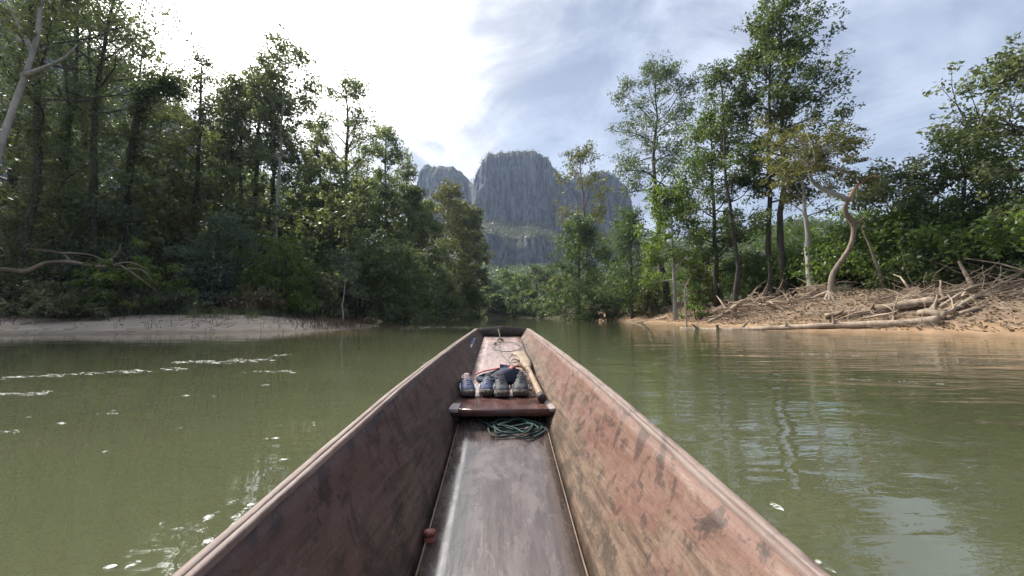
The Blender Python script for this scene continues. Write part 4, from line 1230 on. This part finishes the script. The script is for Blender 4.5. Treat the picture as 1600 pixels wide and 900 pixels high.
# bottom planks
def floor_board(y0, y1, x0, x1, mat, name, lift=0.0, n=50):
    yy_ = np.linspace(y0, y1, n); xs_ = np.linspace(x0, x1, 7)
    top = np.stack([np.stack([FWs(yy_) * u, yy_, FLs(yy_) + lift + 0.003 * fbm(yy_ * 2, yy_ * 0 + u * 3, 4) - 0.004 * (1 - u * u)], 1) for u in xs_], 0)
    bot = top - np.array([0, 0, 0.032])
    return MB().grid(np.concatenate([top, bot[::-1], top[:1]], 0)).build(name, M[mat], boat, merge=True)


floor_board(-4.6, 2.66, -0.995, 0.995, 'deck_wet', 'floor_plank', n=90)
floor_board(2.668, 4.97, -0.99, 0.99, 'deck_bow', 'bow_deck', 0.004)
# bow board, peaked in the middle
bx = np.linspace(-1, 1, 15)
yb0 = 4.955
hwb = FWs(4.96) + (GWs(4.96) - FWs(4.96)) * 0.5
zt_ = GZs(4.98) + 0.000 + 0.030 * (1 - np.abs(bx)) ; zb_ = np.full(15, FLs(4.97) - 0.01)
xt = bx * (GWs(4.98) - 0.032); xb = bx * (FWs(4.97))
P = np.stack([np.stack([xb, np.full(15, yb0), zb_], 1), np.stack([xt, np.full(15, yb0), zt_], 1), np.stack([xt, np.full(15, yb0 + 0.045), zt_], 1), np.stack([xb, np.full(15, yb0 + 0.045), zb_], 1), np.stack([xb, np.full(15, yb0), zb_], 1)], 0)
MB().grid(P).build('bow_board', M['hull_paint_shaded'], boat, merge=True)
# stern board behind the viewer
P = np.stack([np.stack([bx * 0.24, np.full(15, -4.6), np.full(15, CAM_H - 0.82)], 1), np.stack([bx * 0.39, np.full(15, -4.6), np.full(15, CAM_H - 0.41)], 1),
              np.stack([bx * 0.39, np.full(15, -4.63), np.full(15, CAM_H - 0.41)], 1), np.stack([bx * 0.24, np.full(15, -4.63), np.full(15, CAM_H - 0.82)], 1)], 0)
MB().grid(P).build('stern_board', M['hull_paint_shaded'], boat, merge=True)


def bevel_box(mb, lo, hi, b=0.004):
    x0, y0, z0 = lo; x1, y1, z1 = hi
    P = []
    for (z, i) in ((z0, b), (z0 + b, 0), (z1 - b, 0), (z1, b)):
        P.append([(x0 + i, y0 + i, z), (x1 - i, y0 + i, z), (x1 - i, y1 - i, z), (x0 + i, y1 - i, z)])
    P = np.array(P, float)
    mb.grid(P, wrap=True)
    mb.add(P[0][::-1], [[0, 1, 2, 3]]); mb.add(P[-1], [[0, 1, 2, 3]])
    return mb


M['thwart'] = paint_mat('thwart', (0.075, 0.034, 0.030), (0.11, 0.055, 0.048), (0.035, 0.018, 0.016), (0.16, 0.10, 0.085), rough=(0.10, 0.28), grain=(2, 18, 18))
M['worn_glint'] = plain_mat('worn_glint', (0.24, 0.20, 0.19), (0.36, 0.31, 0.29), 30, 0.5)  # worn wood with the sky's reflection mixed into its pale colour
ZT = CAM_H - 0.555
th = bevel_box(MB(), (-0.318, 2.405, ZT - 0.045), (0.318, 2.79, ZT), 0.006).build('thwart', M['thwart'], boat)
bevel_box(MB(), (-0.3195, 2.403, ZT - 0.020), (-0.262, 2.56, ZT + 0.0025), 0.002).build('worn_glint_end', M['worn_glint'], th)  # thin pale plates: worn ends plus a painted sky highlight
bevel_box(MB(), (0.282, 2.403, ZT - 0.020), (0.3195, 2.60, ZT + 0.0025), 0.002).build('worn_glint_end', M['worn_glint'], th)
for s in (-1, 1):
    bevel_box(MB(), (s * 0.30 - 0.03, 2.45, ZT - 0.13), (s * 0.30 + 0.03, 2.72, ZT - 0.046), 0.004).build('thwart_bearer', M['hull_paint_shaded'], boat)
# peg on the floor edge
a = np.linspace(0, 2 * math.pi, 11)[:-1]
prof = [(0.0, 0.018), (0.004, 0.019), (0.010, 0.014), (0.018, 0.013), (0.024, 0.019), (0.032, 0.018), (0.036, 0.008), (0.036, 0.0)]
P = np.array([[(r * math.cos(t) * 1.2, r * math.sin(t), h) for t in a] for h, r in prof])
M['peg'] = plain_mat('peg', (0.16, 0.045, 0.035), (0.24, 0.08, 0.06), 60, 0.5)
MB().grid(P + np.array([-0.252, 1.45, float(FLs(1.45))]), wrap=True).build('peg', M['peg'], boat, smooth=True)
# short blue-and-white stripe painted inside the bow plank
M['stripe_blue'] = plain_mat('stripe_blue', (0.05, 0.10, 0.32), (0.08, 0.15, 0.42), 50, 0.5)
M['stripe_white'] = plain_mat('stripe_white', (0.55, 0.55, 0.56), (0.68, 0.68, 0.68), 50, 0.6)
for (y0, y1, f0, f1, mt, off) in ((3.92, 4.36, 0.50, 0.78, 'stripe_white', 0.004), (4.02, 4.30, 0.58, 0.70, 'stripe_blue', 0.008)):
    def ipt(y, f):
        lo_ = np.array([-FWs(y), y, FLs(y) - 0.006]); up_ = np.array([-(GWs(y) - 0.030), y, GZs(y) - 0.012])
        p = lo_ + (up_ - lo_) * f
        p[0] += -0.004 * math.sin(f * math.pi) + 0.003 + off
        return p
    g = np.array([[ipt(y, f0 + (f1 - f0) * 0.0 + k * 0.10 + (y - y0) * 0.28) for y in np.linspace(y0, y1, 6)] for k in (0.0, 0.5, 1.0)])
    MB().grid(np.concatenate([g, g[::-1] - np.array([0.003, 0, 0]), g[:1]], 0)).build('painted_stripe', M[mt], boat, merge=True)


def in_boat(x, y, z):
    X, Y = boat_xy(x, y)
    return (X, Y, z)


# ------------------------------------------------------------------ shoes on the thwart
M['sole_mud'] = plain_mat('sole_mud', (0.09, 0.08, 0.065), (0.24, 0.215, 0.18), 45, 0.9, 0.6)
M['sole_dark'] = plain_mat('sole_dark', (0.035, 0.03, 0.028), (0.10, 0.09, 0.08), 60, 0.9, 0.5)
M['mesh_blue'] = plain_mat('mesh_blue', (0.010, 0.018, 0.060), (0.035, 0.050, 0.120), 90, 0.7, 0.4)
M['mesh_black'] = plain_mat('mesh_black', (0.018, 0.019, 0.023), (0.045, 0.047, 0.055), 90, 0.7, 0.4)
M['lace_white'] = plain_mat('lace_white', (0.45, 0.46, 0.50), (0.62, 0.63, 0.66), 120, 0.8)
M['lace_grey'] = plain_mat('lace_grey', (0.14, 0.145, 0.16), (0.22, 0.22, 0.24), 120, 0.8)
M['lining'] = plain_mat('lining', (0.05, 0.045, 0.05), (0.09, 0.08, 0.085), 80, 0.9)
M['lining_pink'] = plain_mat('lining_pink', (0.38, 0.26, 0.26), (0.5, 0.38, 0.37), 80, 0.9)


def shoe(name, label, x, y, rz, upper, toe, lace, lining, stripe, seed, wscale=1.0, hs=1.0):
    o = thing(name, label, 'shoe', in_boat(x, y, ZT + 0.002), BYAW + rz, 'shoes drying on the thwart')
    L = 0.285
    t = np.linspace(0, 1, 22)
    hw = np.interp(t, [0, 0.05, 0.15, 0.32, 0.5, 0.7, 0.88, 0.97, 1], [0.016, 0.034, 0.047, 0.052, 0.043, 0.037, 0.038, 0.030, 0.014]) * wscale
    yy_ = t * L
    a = np.linspace(0, 2 * math.pi, 17)[:-1]
    # sole: rounded slab with a lifted toe
    lift = 0.016 * np.clip(1 - t / 0.22, 0, 1) ** 2
    def slab(h0, h1, k):
        R = [np.stack([np.concatenate([-hw * k, (hw * k)[::-1]]), np.concatenate([yy_, yy_[::-1]]), np.concatenate([lift, lift[::-1]]) + h] , 1) for h in (h0, h0 + 0.003, h1 - 0.003, h1)]
        R[0][:, 0] *= 0.93; R[3][:, 0] *= 0.95
        cen = [r.copy() for r in (R[0], R[3])]
        for cpt in cen: cpt[:, 0] *= 0.0
        return MB().grid(np.array([cen[0]] + R + [cen[1]]), wrap=True)
    slab(0.0, 0.016, 1.04).build('outsole', M['sole_dark'], o, smooth=True, merge=True)
    slab(0.014, 0.034, 1.07).build('midsole', M['sole_mud'], o, smooth=True, merge=True)
    # upper: arched sections, opening at the ankle
    ztop = np.interp(t, [0, 0.06, 0.16, 0.3, 0.42, 0.52, 0.62, 0.8, 0.95, 1], [0.040, 0.062, 0.074, 0.086, 0.108, 0.122, 0.112, 0.104, 0.112, 0.100]) * hs
    b = np.linspace(0, math.pi, 13)
    secs = []
    for i in range(len(t)):
        open_ = np.clip((t[i] - 0.45) / 0.12, 0, 1) * np.clip((1.02 - t[i]) / 0.06, 0, 1)
        cx = -np.cos(b) * hw[i]
        cz = 0.026 + lift[i] + (ztop[i] - 0.026) * np.sin(b) ** (0.62 + 0.1 * open_)
        dip = open_ * 0.05 * np.clip(1 - (cx / (hw[i] * 0.62)) ** 2, 0, 1)
        secs.append(np.stack([cx, np.full(13, yy_[i]), np.minimum(cz, ztop[i] * (1 - 0.12 * open_)) - dip], 1))
    secs = np.array(secs)
    MB().grid(secs).build('upper', M[upper], o, smooth=True)
    # muddy rubber toe cap over the front quarter
    cap_ = secs[:7].copy(); k = cap_[:, :, 2] - 0.026
    cap_[:, :, 0] *= 1.05; cap_[:, :, 1] -= 0.004; cap_[:, :, 2] = 0.024 + np.minimum(k, np.interp(t[:7], [0, 0.3], [0.030, 0.020])[:, None]) * 1.06
    MB().grid(cap_).build('toe_cap', M[toe], o, smooth=True)
    # padded collar and lining
    ang = np.linspace(0, 2 * math.pi, 25)
    cl = np.stack([0.027 * wscale * np.cos(ang), L * 0.74 + 0.060 * np.sin(ang), (0.104 + 0.010 * np.abs(np.sin(ang)) ** 2 - 0.0) * hs], 1)
    MB().tube(cl, 0.0075, 6, cap=False).build('collar', M[lining], o, smooth=True)
    # tongue
    tg = np.array([[(u * 0.019, L * (0.42 + 0.14 * v), (0.100 + 0.040 * v - 0.006 * u * u) * hs) for u in np.linspace(-1, 1, 5)] for v in np.linspace(0, 1, 5)])
    tg2 = tg + np.array([0, 0.006, 0.004])
    MB().grid(np.concatenate([tg, tg2[::-1], tg[:1]], 0)).build('tongue', M[lining], o, smooth=True, merge=True)
    for i, tt_ in enumerate((0.26, 0.33, 0.40, 0.46)):
        zt0 = float(np.interp(tt_, t, ztop)); h_ = float(np.interp(tt_, t, hw))
        P = [(-0.026, L * tt_ + 0.004, zt0 - 0.012), (0, L * tt_ - 0.002, zt0 + 0.005), (0.026, L * tt_ + 0.004, zt0 - 0.012)]
        MB().tube(spline(P, 9), 0.0034, 5).build('lace', M[lace], o, smooth=True)
    for s in (-1, 1):
        pth = np.array([[s * (float(np.interp(f, t, hw)) * 1.015 + 0.001), L * f, h] for f, h in ((0.20, 0.044), (0.32, 0.068), (0.44, 0.058), (0.56, 0.072))])
        MB().tube(spline(pth, 12), 0.005, 5).build('side_stripe', M[stripe], o, smooth=True)
    return o


YS = 2.70
shoe('trainer', 'blue trainer with pale pinkish lining and muddy toe, at the thwart end', -0.222, YS + 0.015, 0.20, 'mesh_blue', 'sole_mud', 'lace_white', 'lining_pink', 'lace_white', 1)
shoe('trainer', 'blue trainer with white side flash next to the dark hiking shoes', -0.112, YS + 0.03, -0.06, 'mesh_blue', 'sole_mud', 'lace_white', 'lining', 'lace_white', 2)
shoe('hiking_shoe', 'dark grey hiking shoe beside the blue trainers', 0.004, YS - 0.01, 0.10, 'mesh_black', 'sole_mud', 'lace_grey', 'lining', 'lace_grey', 3, 1.06, 1.05)
shoe('hiking_shoe', 'dark grey hiking shoe next to the paddle shaft', 0.120, YS + 0.02, -0.10, 'mesh_black', 'sole_mud', 'lace_grey', 'lining', 'lace_grey', 4, 1.06, 1.08)

# navy bag with red straps behind the shoes
M['navy'] = plain_mat('navy', (0.012, 0.018, 0.035), (0.03, 0.04, 0.065), 60, 0.8)
M['red_strap'] = plain_mat('red_strap', (0.28, 0.045, 0.05), (0.42, 0.12, 0.11), 60, 0.7)
zb0 = float(FLs(3.15)) + 0.004
bag = thing('bag', 'crumpled navy bag with red straps behind the shoes', 'bag', in_boat(-0.02, 3.16, zb0), BYAW)
u = np.linspace(0, 2 * math.pi, 33)[:-1]; ph = np.linspace(0.02, math.pi / 2, 9)
P = np.array([[(0.185 * math.cos(t) * math.cos(p) ** 0.6 * (1 + 0.08 * math.sin(3 * t)), 0.135 * math.sin(t) * math.cos(p) ** 0.6 * (1 + 0.06 * math.cos(5 * t)), 0.075 * math.sin(p) * (1 + 0.18 * math.sin(2 * t + 4 * p)) + 0.04 * math.cos(t) * math.sin(p) + 0.01) for t in u] for p in ph])
MB().grid(P, wrap=True).build('body', M['navy'], bag, smooth=True)


def strap(pts, wdt, mat, name, parent):
    P = spline(pts, 18); tn = np.gradient(P, axis=0); sd = np.cross(tn, [0, 0, 1.0]); sd /= np.linalg.norm(sd, axis=1, keepdims=True)
    g = np.array([P - sd * wdt, P + sd * wdt, P + sd * wdt + [0, 0, 0.008], P - sd * wdt + [0, 0, 0.008], P - sd * wdt])
    return MB().grid(g).build(name, M[mat], parent, smooth=False, merge=True)


strap([(-0.20, 0.05, 0.040), (-0.12, 0.05, 0.068), (-0.03, 0.05, 0.085), (0.06, 0.05, 0.105), (0.13, 0.04, 0.105)], 0.024, 'red_strap', 'strap', bag)
strap([(0.04, -0.10, 0.065), (0.08, -0.05, 0.095), (0.12, 0.0, 0.115), (0.16, 0.06, 0.095)], 0.022, 'red_strap', 'strap', bag)

# paddle
M['paddle'] = wood_mat('paddle', (0.25, 0.175, 0.115), (0.36, 0.27, 0.19), (0.19, 0.13, 0.085), 4, (1, 0.2, 1), 0.55, 0.15, 0.002)
M['paddle_end'] = plain_mat('paddle_end', (0.03, 0.022, 0.02), (0.07, 0.05, 0.04), 40, 0.6)
pa = np.array([0.252, 2.60, ZT + 0.030]); pb_ = np.array([0.208, 3.34, float(FLs(3.34)) + 0.06]); pc = np.array([0.165, 4.02, float(FLs(4.02)) + 0.02])
pad = thing('paddle', 'pale wooden paddle lying blade forward along the boat side', 'paddle', in_boat(*pa), BYAW)
MB().tube(spline([pa, (pa + pb_) / 2, pb_], 14) - pa, np.linspace(0.024, 0.021, 14), 9).build('shaft', M['paddle'], pad, smooth=True)
MB().tube(np.array([pa + (pa - pb_) * 0.05, pa + (pb_ - pa) * 0.045]) - pa, [0.029, 0.027], 9).build('grip', M['paddle_end'], pad, smooth=True)
d_ = (pc - pb_) / np.linalg.norm(pc - pb_); sd = np.array([d_[1], -d_[0], 0.0]); sd /= np.linalg.norm(sd); up_ = np.cross(sd, d_)
tt = np.linspace(0, 1, 14); wv = np.interp(tt, [0, 0.12, 0.35, 0.85, 1], [0.022, 0.040, 0.062, 0.070, 0.064]); hk = np.interp(tt, [0, 0.3, 1], [0.02, 0.012, 0.007])
cp = pb_[None] - d_ * 0.05 + tt[:, None] * (pc - pb_ + d_ * 0.05)[None]
g = np.array([cp + sd * wv[:, None] * e[0] + up_ * hk[:, None] * e[1] for e in ((-1, 0), (-0.7, 1), (0.7, 1), (1, 0), (0.7, -1), (-0.7, -1), (-1, 0))]) - pa
gb_ = MB().grid(g); gb_.add(np.array([g[1, -1], g[2, -1], g[4, -1], g[5, -1]]), [[0, 1, 2, 3]])
gb_.build('blade', M['paddle'], pad, smooth=False, merge=True)

# ropes
M['rope_green'] = plain_mat('rope_green', (0.016, 0.040, 0.036), (0.045, 0.085, 0.075), 160, 0.75, 0.6)
M['rope_grey'] = plain_mat('rope_grey', (0.12, 0.125, 0.10), (0.24, 0.24, 0.19), 160, 0.8, 0.6)
rng = np.random.default_rng(8)
pts = []
for k in range(5):
    for q in range(9):
        an = q / 9 * 2 * math.pi + 0.4
        rx = (0.165 - 0.020 * k) * (1 + 0.13 * rng.standard_normal()); ry = (0.10 - 0.010 * k) * (1 + 0.20 * rng.standard_normal())
        x_ = 0.085 + rx * math.cos(an); y_ = 2.36 + ry * math.sin(an) + 0.02 * rng.standard_normal()
        pts.append((x_, y_, float(FLs(y_)) + 0.008 + 0.006 * k + 0.003 * rng.uniform(0, 1)))
pts += [(-0.02, 2.33, float(FLs(2.33)) + 0.02), (-0.10, 2.42, float(FLs(2.42)) + 0.012), (-0.17, 2.50, float(FLs(2.5)) + 0.010)]
pts = [(x_, y_, max(z_, float(FLs(y_)) + 0.008)) for x_, y_, z_ in pts]
c0 = np.array([0.085, 2.36, float(FLs(2.36))])
rope = thing('green_rope', 'coil of green rope on the floor under the thwart', 'rope', in_boat(*c0), BYAW)
MB().tube(spline(pts, 330) - c0, 0.0052, 6).build('coil', M['rope_green'], rope, smooth=True)
MB().tube(spline([(0.13, 2.30, 0), (0.145, 2.30, 0.012), (0.16, 2.302, 0.012), (0.165, 2.31, 0.0)], 10) + [0, 0, float(FLs(2.3)) + 0.012] - c0, [0.010, 0.014, 0.017, 0.018, 0.018, 0.018, 0.018, 0.017, 0.014, 0.010], 8).build('knot', M['seam'], rope, smooth=True)
pts = [(-0.05, 4.86, 0.10), (-0.03, 4.70, 0.03), (-0.07, 4.52, 0.01)]
for q in range(20):
    an = 2.6 - q / 19 * 6.6
    pts.append((0.045 + 0.155 * math.cos(an), 4.28 + 0.24 * math.sin(an), 0.010 + 0.0006 * q))
pts += [(-0.01, 4.00, 0.012), (0.03, 3.80, 0.014), (0.06, 3.60, 0.03), (0.085, 3.45, 0.06)]
for q in range(8):
    an = q / 7 * 2 * math.pi
    pts.append((0.10 + 0.045 * math.cos(an), 3.43 + 0.09 * math.sin(an), 0.08 + 0.03 * math.sin(an)))
pts += [(0.09, 3.32, 0.12), (0.07, 3.2, 0.13), (0.10, 3.1, 0.125)]
P = spline([(x_, y_, z_ + float(FLs(y_)) + 0.004) for x_, y_, z_ in pts], 220)
br = thing('bow_rope', 'thin grey bow rope with a loose loop on the bow deck', 'rope', in_boat(*P[0]), BYAW)
MB().tube(P - P[0], 0.0048, 6).build('line', M['rope_grey'], br, smooth=True)
MB().tube(spline([(-0.06, 4.66, 0.0), (-0.04, 4.60, 0.02), (-0.005, 4.63, 0.018), (0.0, 4.70, 0.0), (-0.04, 4.66, 0.03)], 20) + [0, 0, float(FLs(4.64)) + 0.01] - P[0], 0.008, 6).build('knot', M['rope_grey'], br, smooth=True)
# dry twigs and cord scraps between shoe and paddle
mb = MB()
for k in range(26):
    p0 = np.array([rng.uniform(0.17, 0.235), rng.uniform(2.84, 3.2), 0]); p0[2] = float(FLs(p0[1])) + rng.uniform(0.01, 0.08)
    mb.tube(branch_path(rng, p0, rng.standard_normal(3) * [1, 1, 0.4], rng.uniform(0.06, 0.16), 6, 0, 0.5), 0.0035, 4)
o = mb.build('cord_scraps', M['twig']); o.rotation_euler = (0, 0, BYAW)
tag(o, 'tangle of brown cord scraps between hiking shoe and paddle', 'cord')

# ------------------------------------------------------------------ foam and flecks on the water
m, t = new_mat('foam')
pos = t.n('ShaderNodeNewGeometry').outputs['Position']
nn = t.noise(pos, 9.0, 5.0, 0.7)
fp = t.n('ShaderNodeBsdfPrincipled', {'Base Color': (0.62, 0.63, 0.58), 'Roughness': 0.5})
hole = t.smooth(t.noise(t.scaled(pos, (14, 30, 1)), 1.0, 5.0, 0.75), 0.44, 0.66)
finish(t, t.n('ShaderNodeMixShader', {0: hole, 1: t.n('ShaderNodeBsdfTransparent'), 2: fp}))
M['foam'] = m


def foam_patch(mb, x, y, rx, ry, rng, n=12):
    a = np.linspace(0, 2 * math.pi, n + 1)[:-1]
    k = 1 + 0.32 * rng.standard_normal(n)
    k = np.clip(k, 0.35, 1.7)
    ring = np.stack([x + rx * k * np.cos(a), y + ry * k * np.sin(a), np.full(n, 0.002)], 1)
    mid = np.stack([x + rx * k * 0.6 * np.cos(a), y + ry * k * 0.6 * np.sin(a), np.full(n, 0.0045)], 1)
    cen = np.repeat([[x, y, 0.0055]], n, 0)
    mb.grid(np.array([ring, mid, cen]), wrap=True)


def wpt(px, py):
    Y = CAM_H * F / (py - 493.0)
    return (px - 800) / F * Y, Y


rng = np.random.default_rng(61)
mb = MB()
streaks = [(20, 588, 290, 576, 60, 1.0), (280, 566, 370, 564, 30, 1.0), (370, 563, 430, 561, 18, 0.8), (420, 556, 455, 553, 8, 0.7), (0, 614, 86, 613, 22, 0.9), (385, 582, 470, 579, 14, 0.6), (150, 645, 190, 641, 5, 0.7),
           (495, 517, 700, 511, 60, 0.8), (600, 508, 735, 513, 40, 0.8), (1240, 551, 1340, 554, 22, 0.5), (1300, 590, 1480, 598, 18, 0.45), (660, 566, 700, 563, 12, 0.7), (20, 672, 50, 668, 4, .7), (0, 590, 20, 588, 4, .8)]
for (x0, y0, x1, y1, n, sz) in streaks:
    for k in range(n):
        f = rng.uniform(0, 1)
        px = x0 + (x1 - x0) * f; py = y0 + (y1 - y0) * f + rng.normal(0, 1.3)
        X, Y = wpt(px, max(py, 500))
        foam_patch(mb, X, Y, sz * rng.uniform(0.02, 0.11) * min(Y / 5.5, 2.2), sz * rng.uniform(0.005, 0.024) * min(Y / 5.5, 2.0), rng)
for (px, py, r) in [(300, 616, 8), (112, 657, 7), (113, 658, 5), (379, 775, 9), (409, 777, 7), (336, 815, 8), (198, 869, 8), (352, 832, 4), (454, 712, 7), (425, 681, 5), (440, 680, 7), (275, 805, 5), (292, 665, 3), (182, 700, 4), (340, 617, 4), (60, 648, 4), (935, 560, 4), (960, 530, 3), (480, 547, 3), (150, 690, 3), (420, 600, 6), (425, 594, 4), (30, 670, 4)]:
    X, Y = wpt(px, py)
    foam_patch(mb, X, Y, r * 0.8 / F * Y, r * 0.7 / F * Y, rng)
tag(mb.build('foam', M['foam'], smooth=True), 'white foam flecks and streaks drifting on the river', kind='stuff')
# wash thrown off the hull
mb = MB()
for k in range(70):
    y_ = rng.uniform(0.2, 1.7); sdn = -1 if k < 60 else 1
    x_ = -0.98 + rng.normal(0, 0.10) + (y_ - 1.0) * 0.10 if sdn < 0 else 0.95 + rng.normal(0, 0.08)
    X, Y = boat_xy(x_, y_)
    foam_patch(mb, X, Y, rng.uniform(0.006, 0.022), rng.uniform(0.015, 0.07), rng)
tag(mb.build('hull_wash', M['foam'], smooth=True), 'pale wash along the hull at the water', kind='stuff')

# ------------------------------------------------------------------ valley haze
m, t = new_mat('haze_air')
t.n('ShaderNodeOutputMaterial', {'Volume': t.n('ShaderNodeVolumePrincipled', {'Color': (0.58, 0.73, 1.0), 'Density': 0.00020, 'Anisotropy': 0.3})})
hz = MB().box((-905, -405, -6), (905, 965, 330)).build('haze', m)
tag(hz, 'thin pale valley haze', kind='stuff')
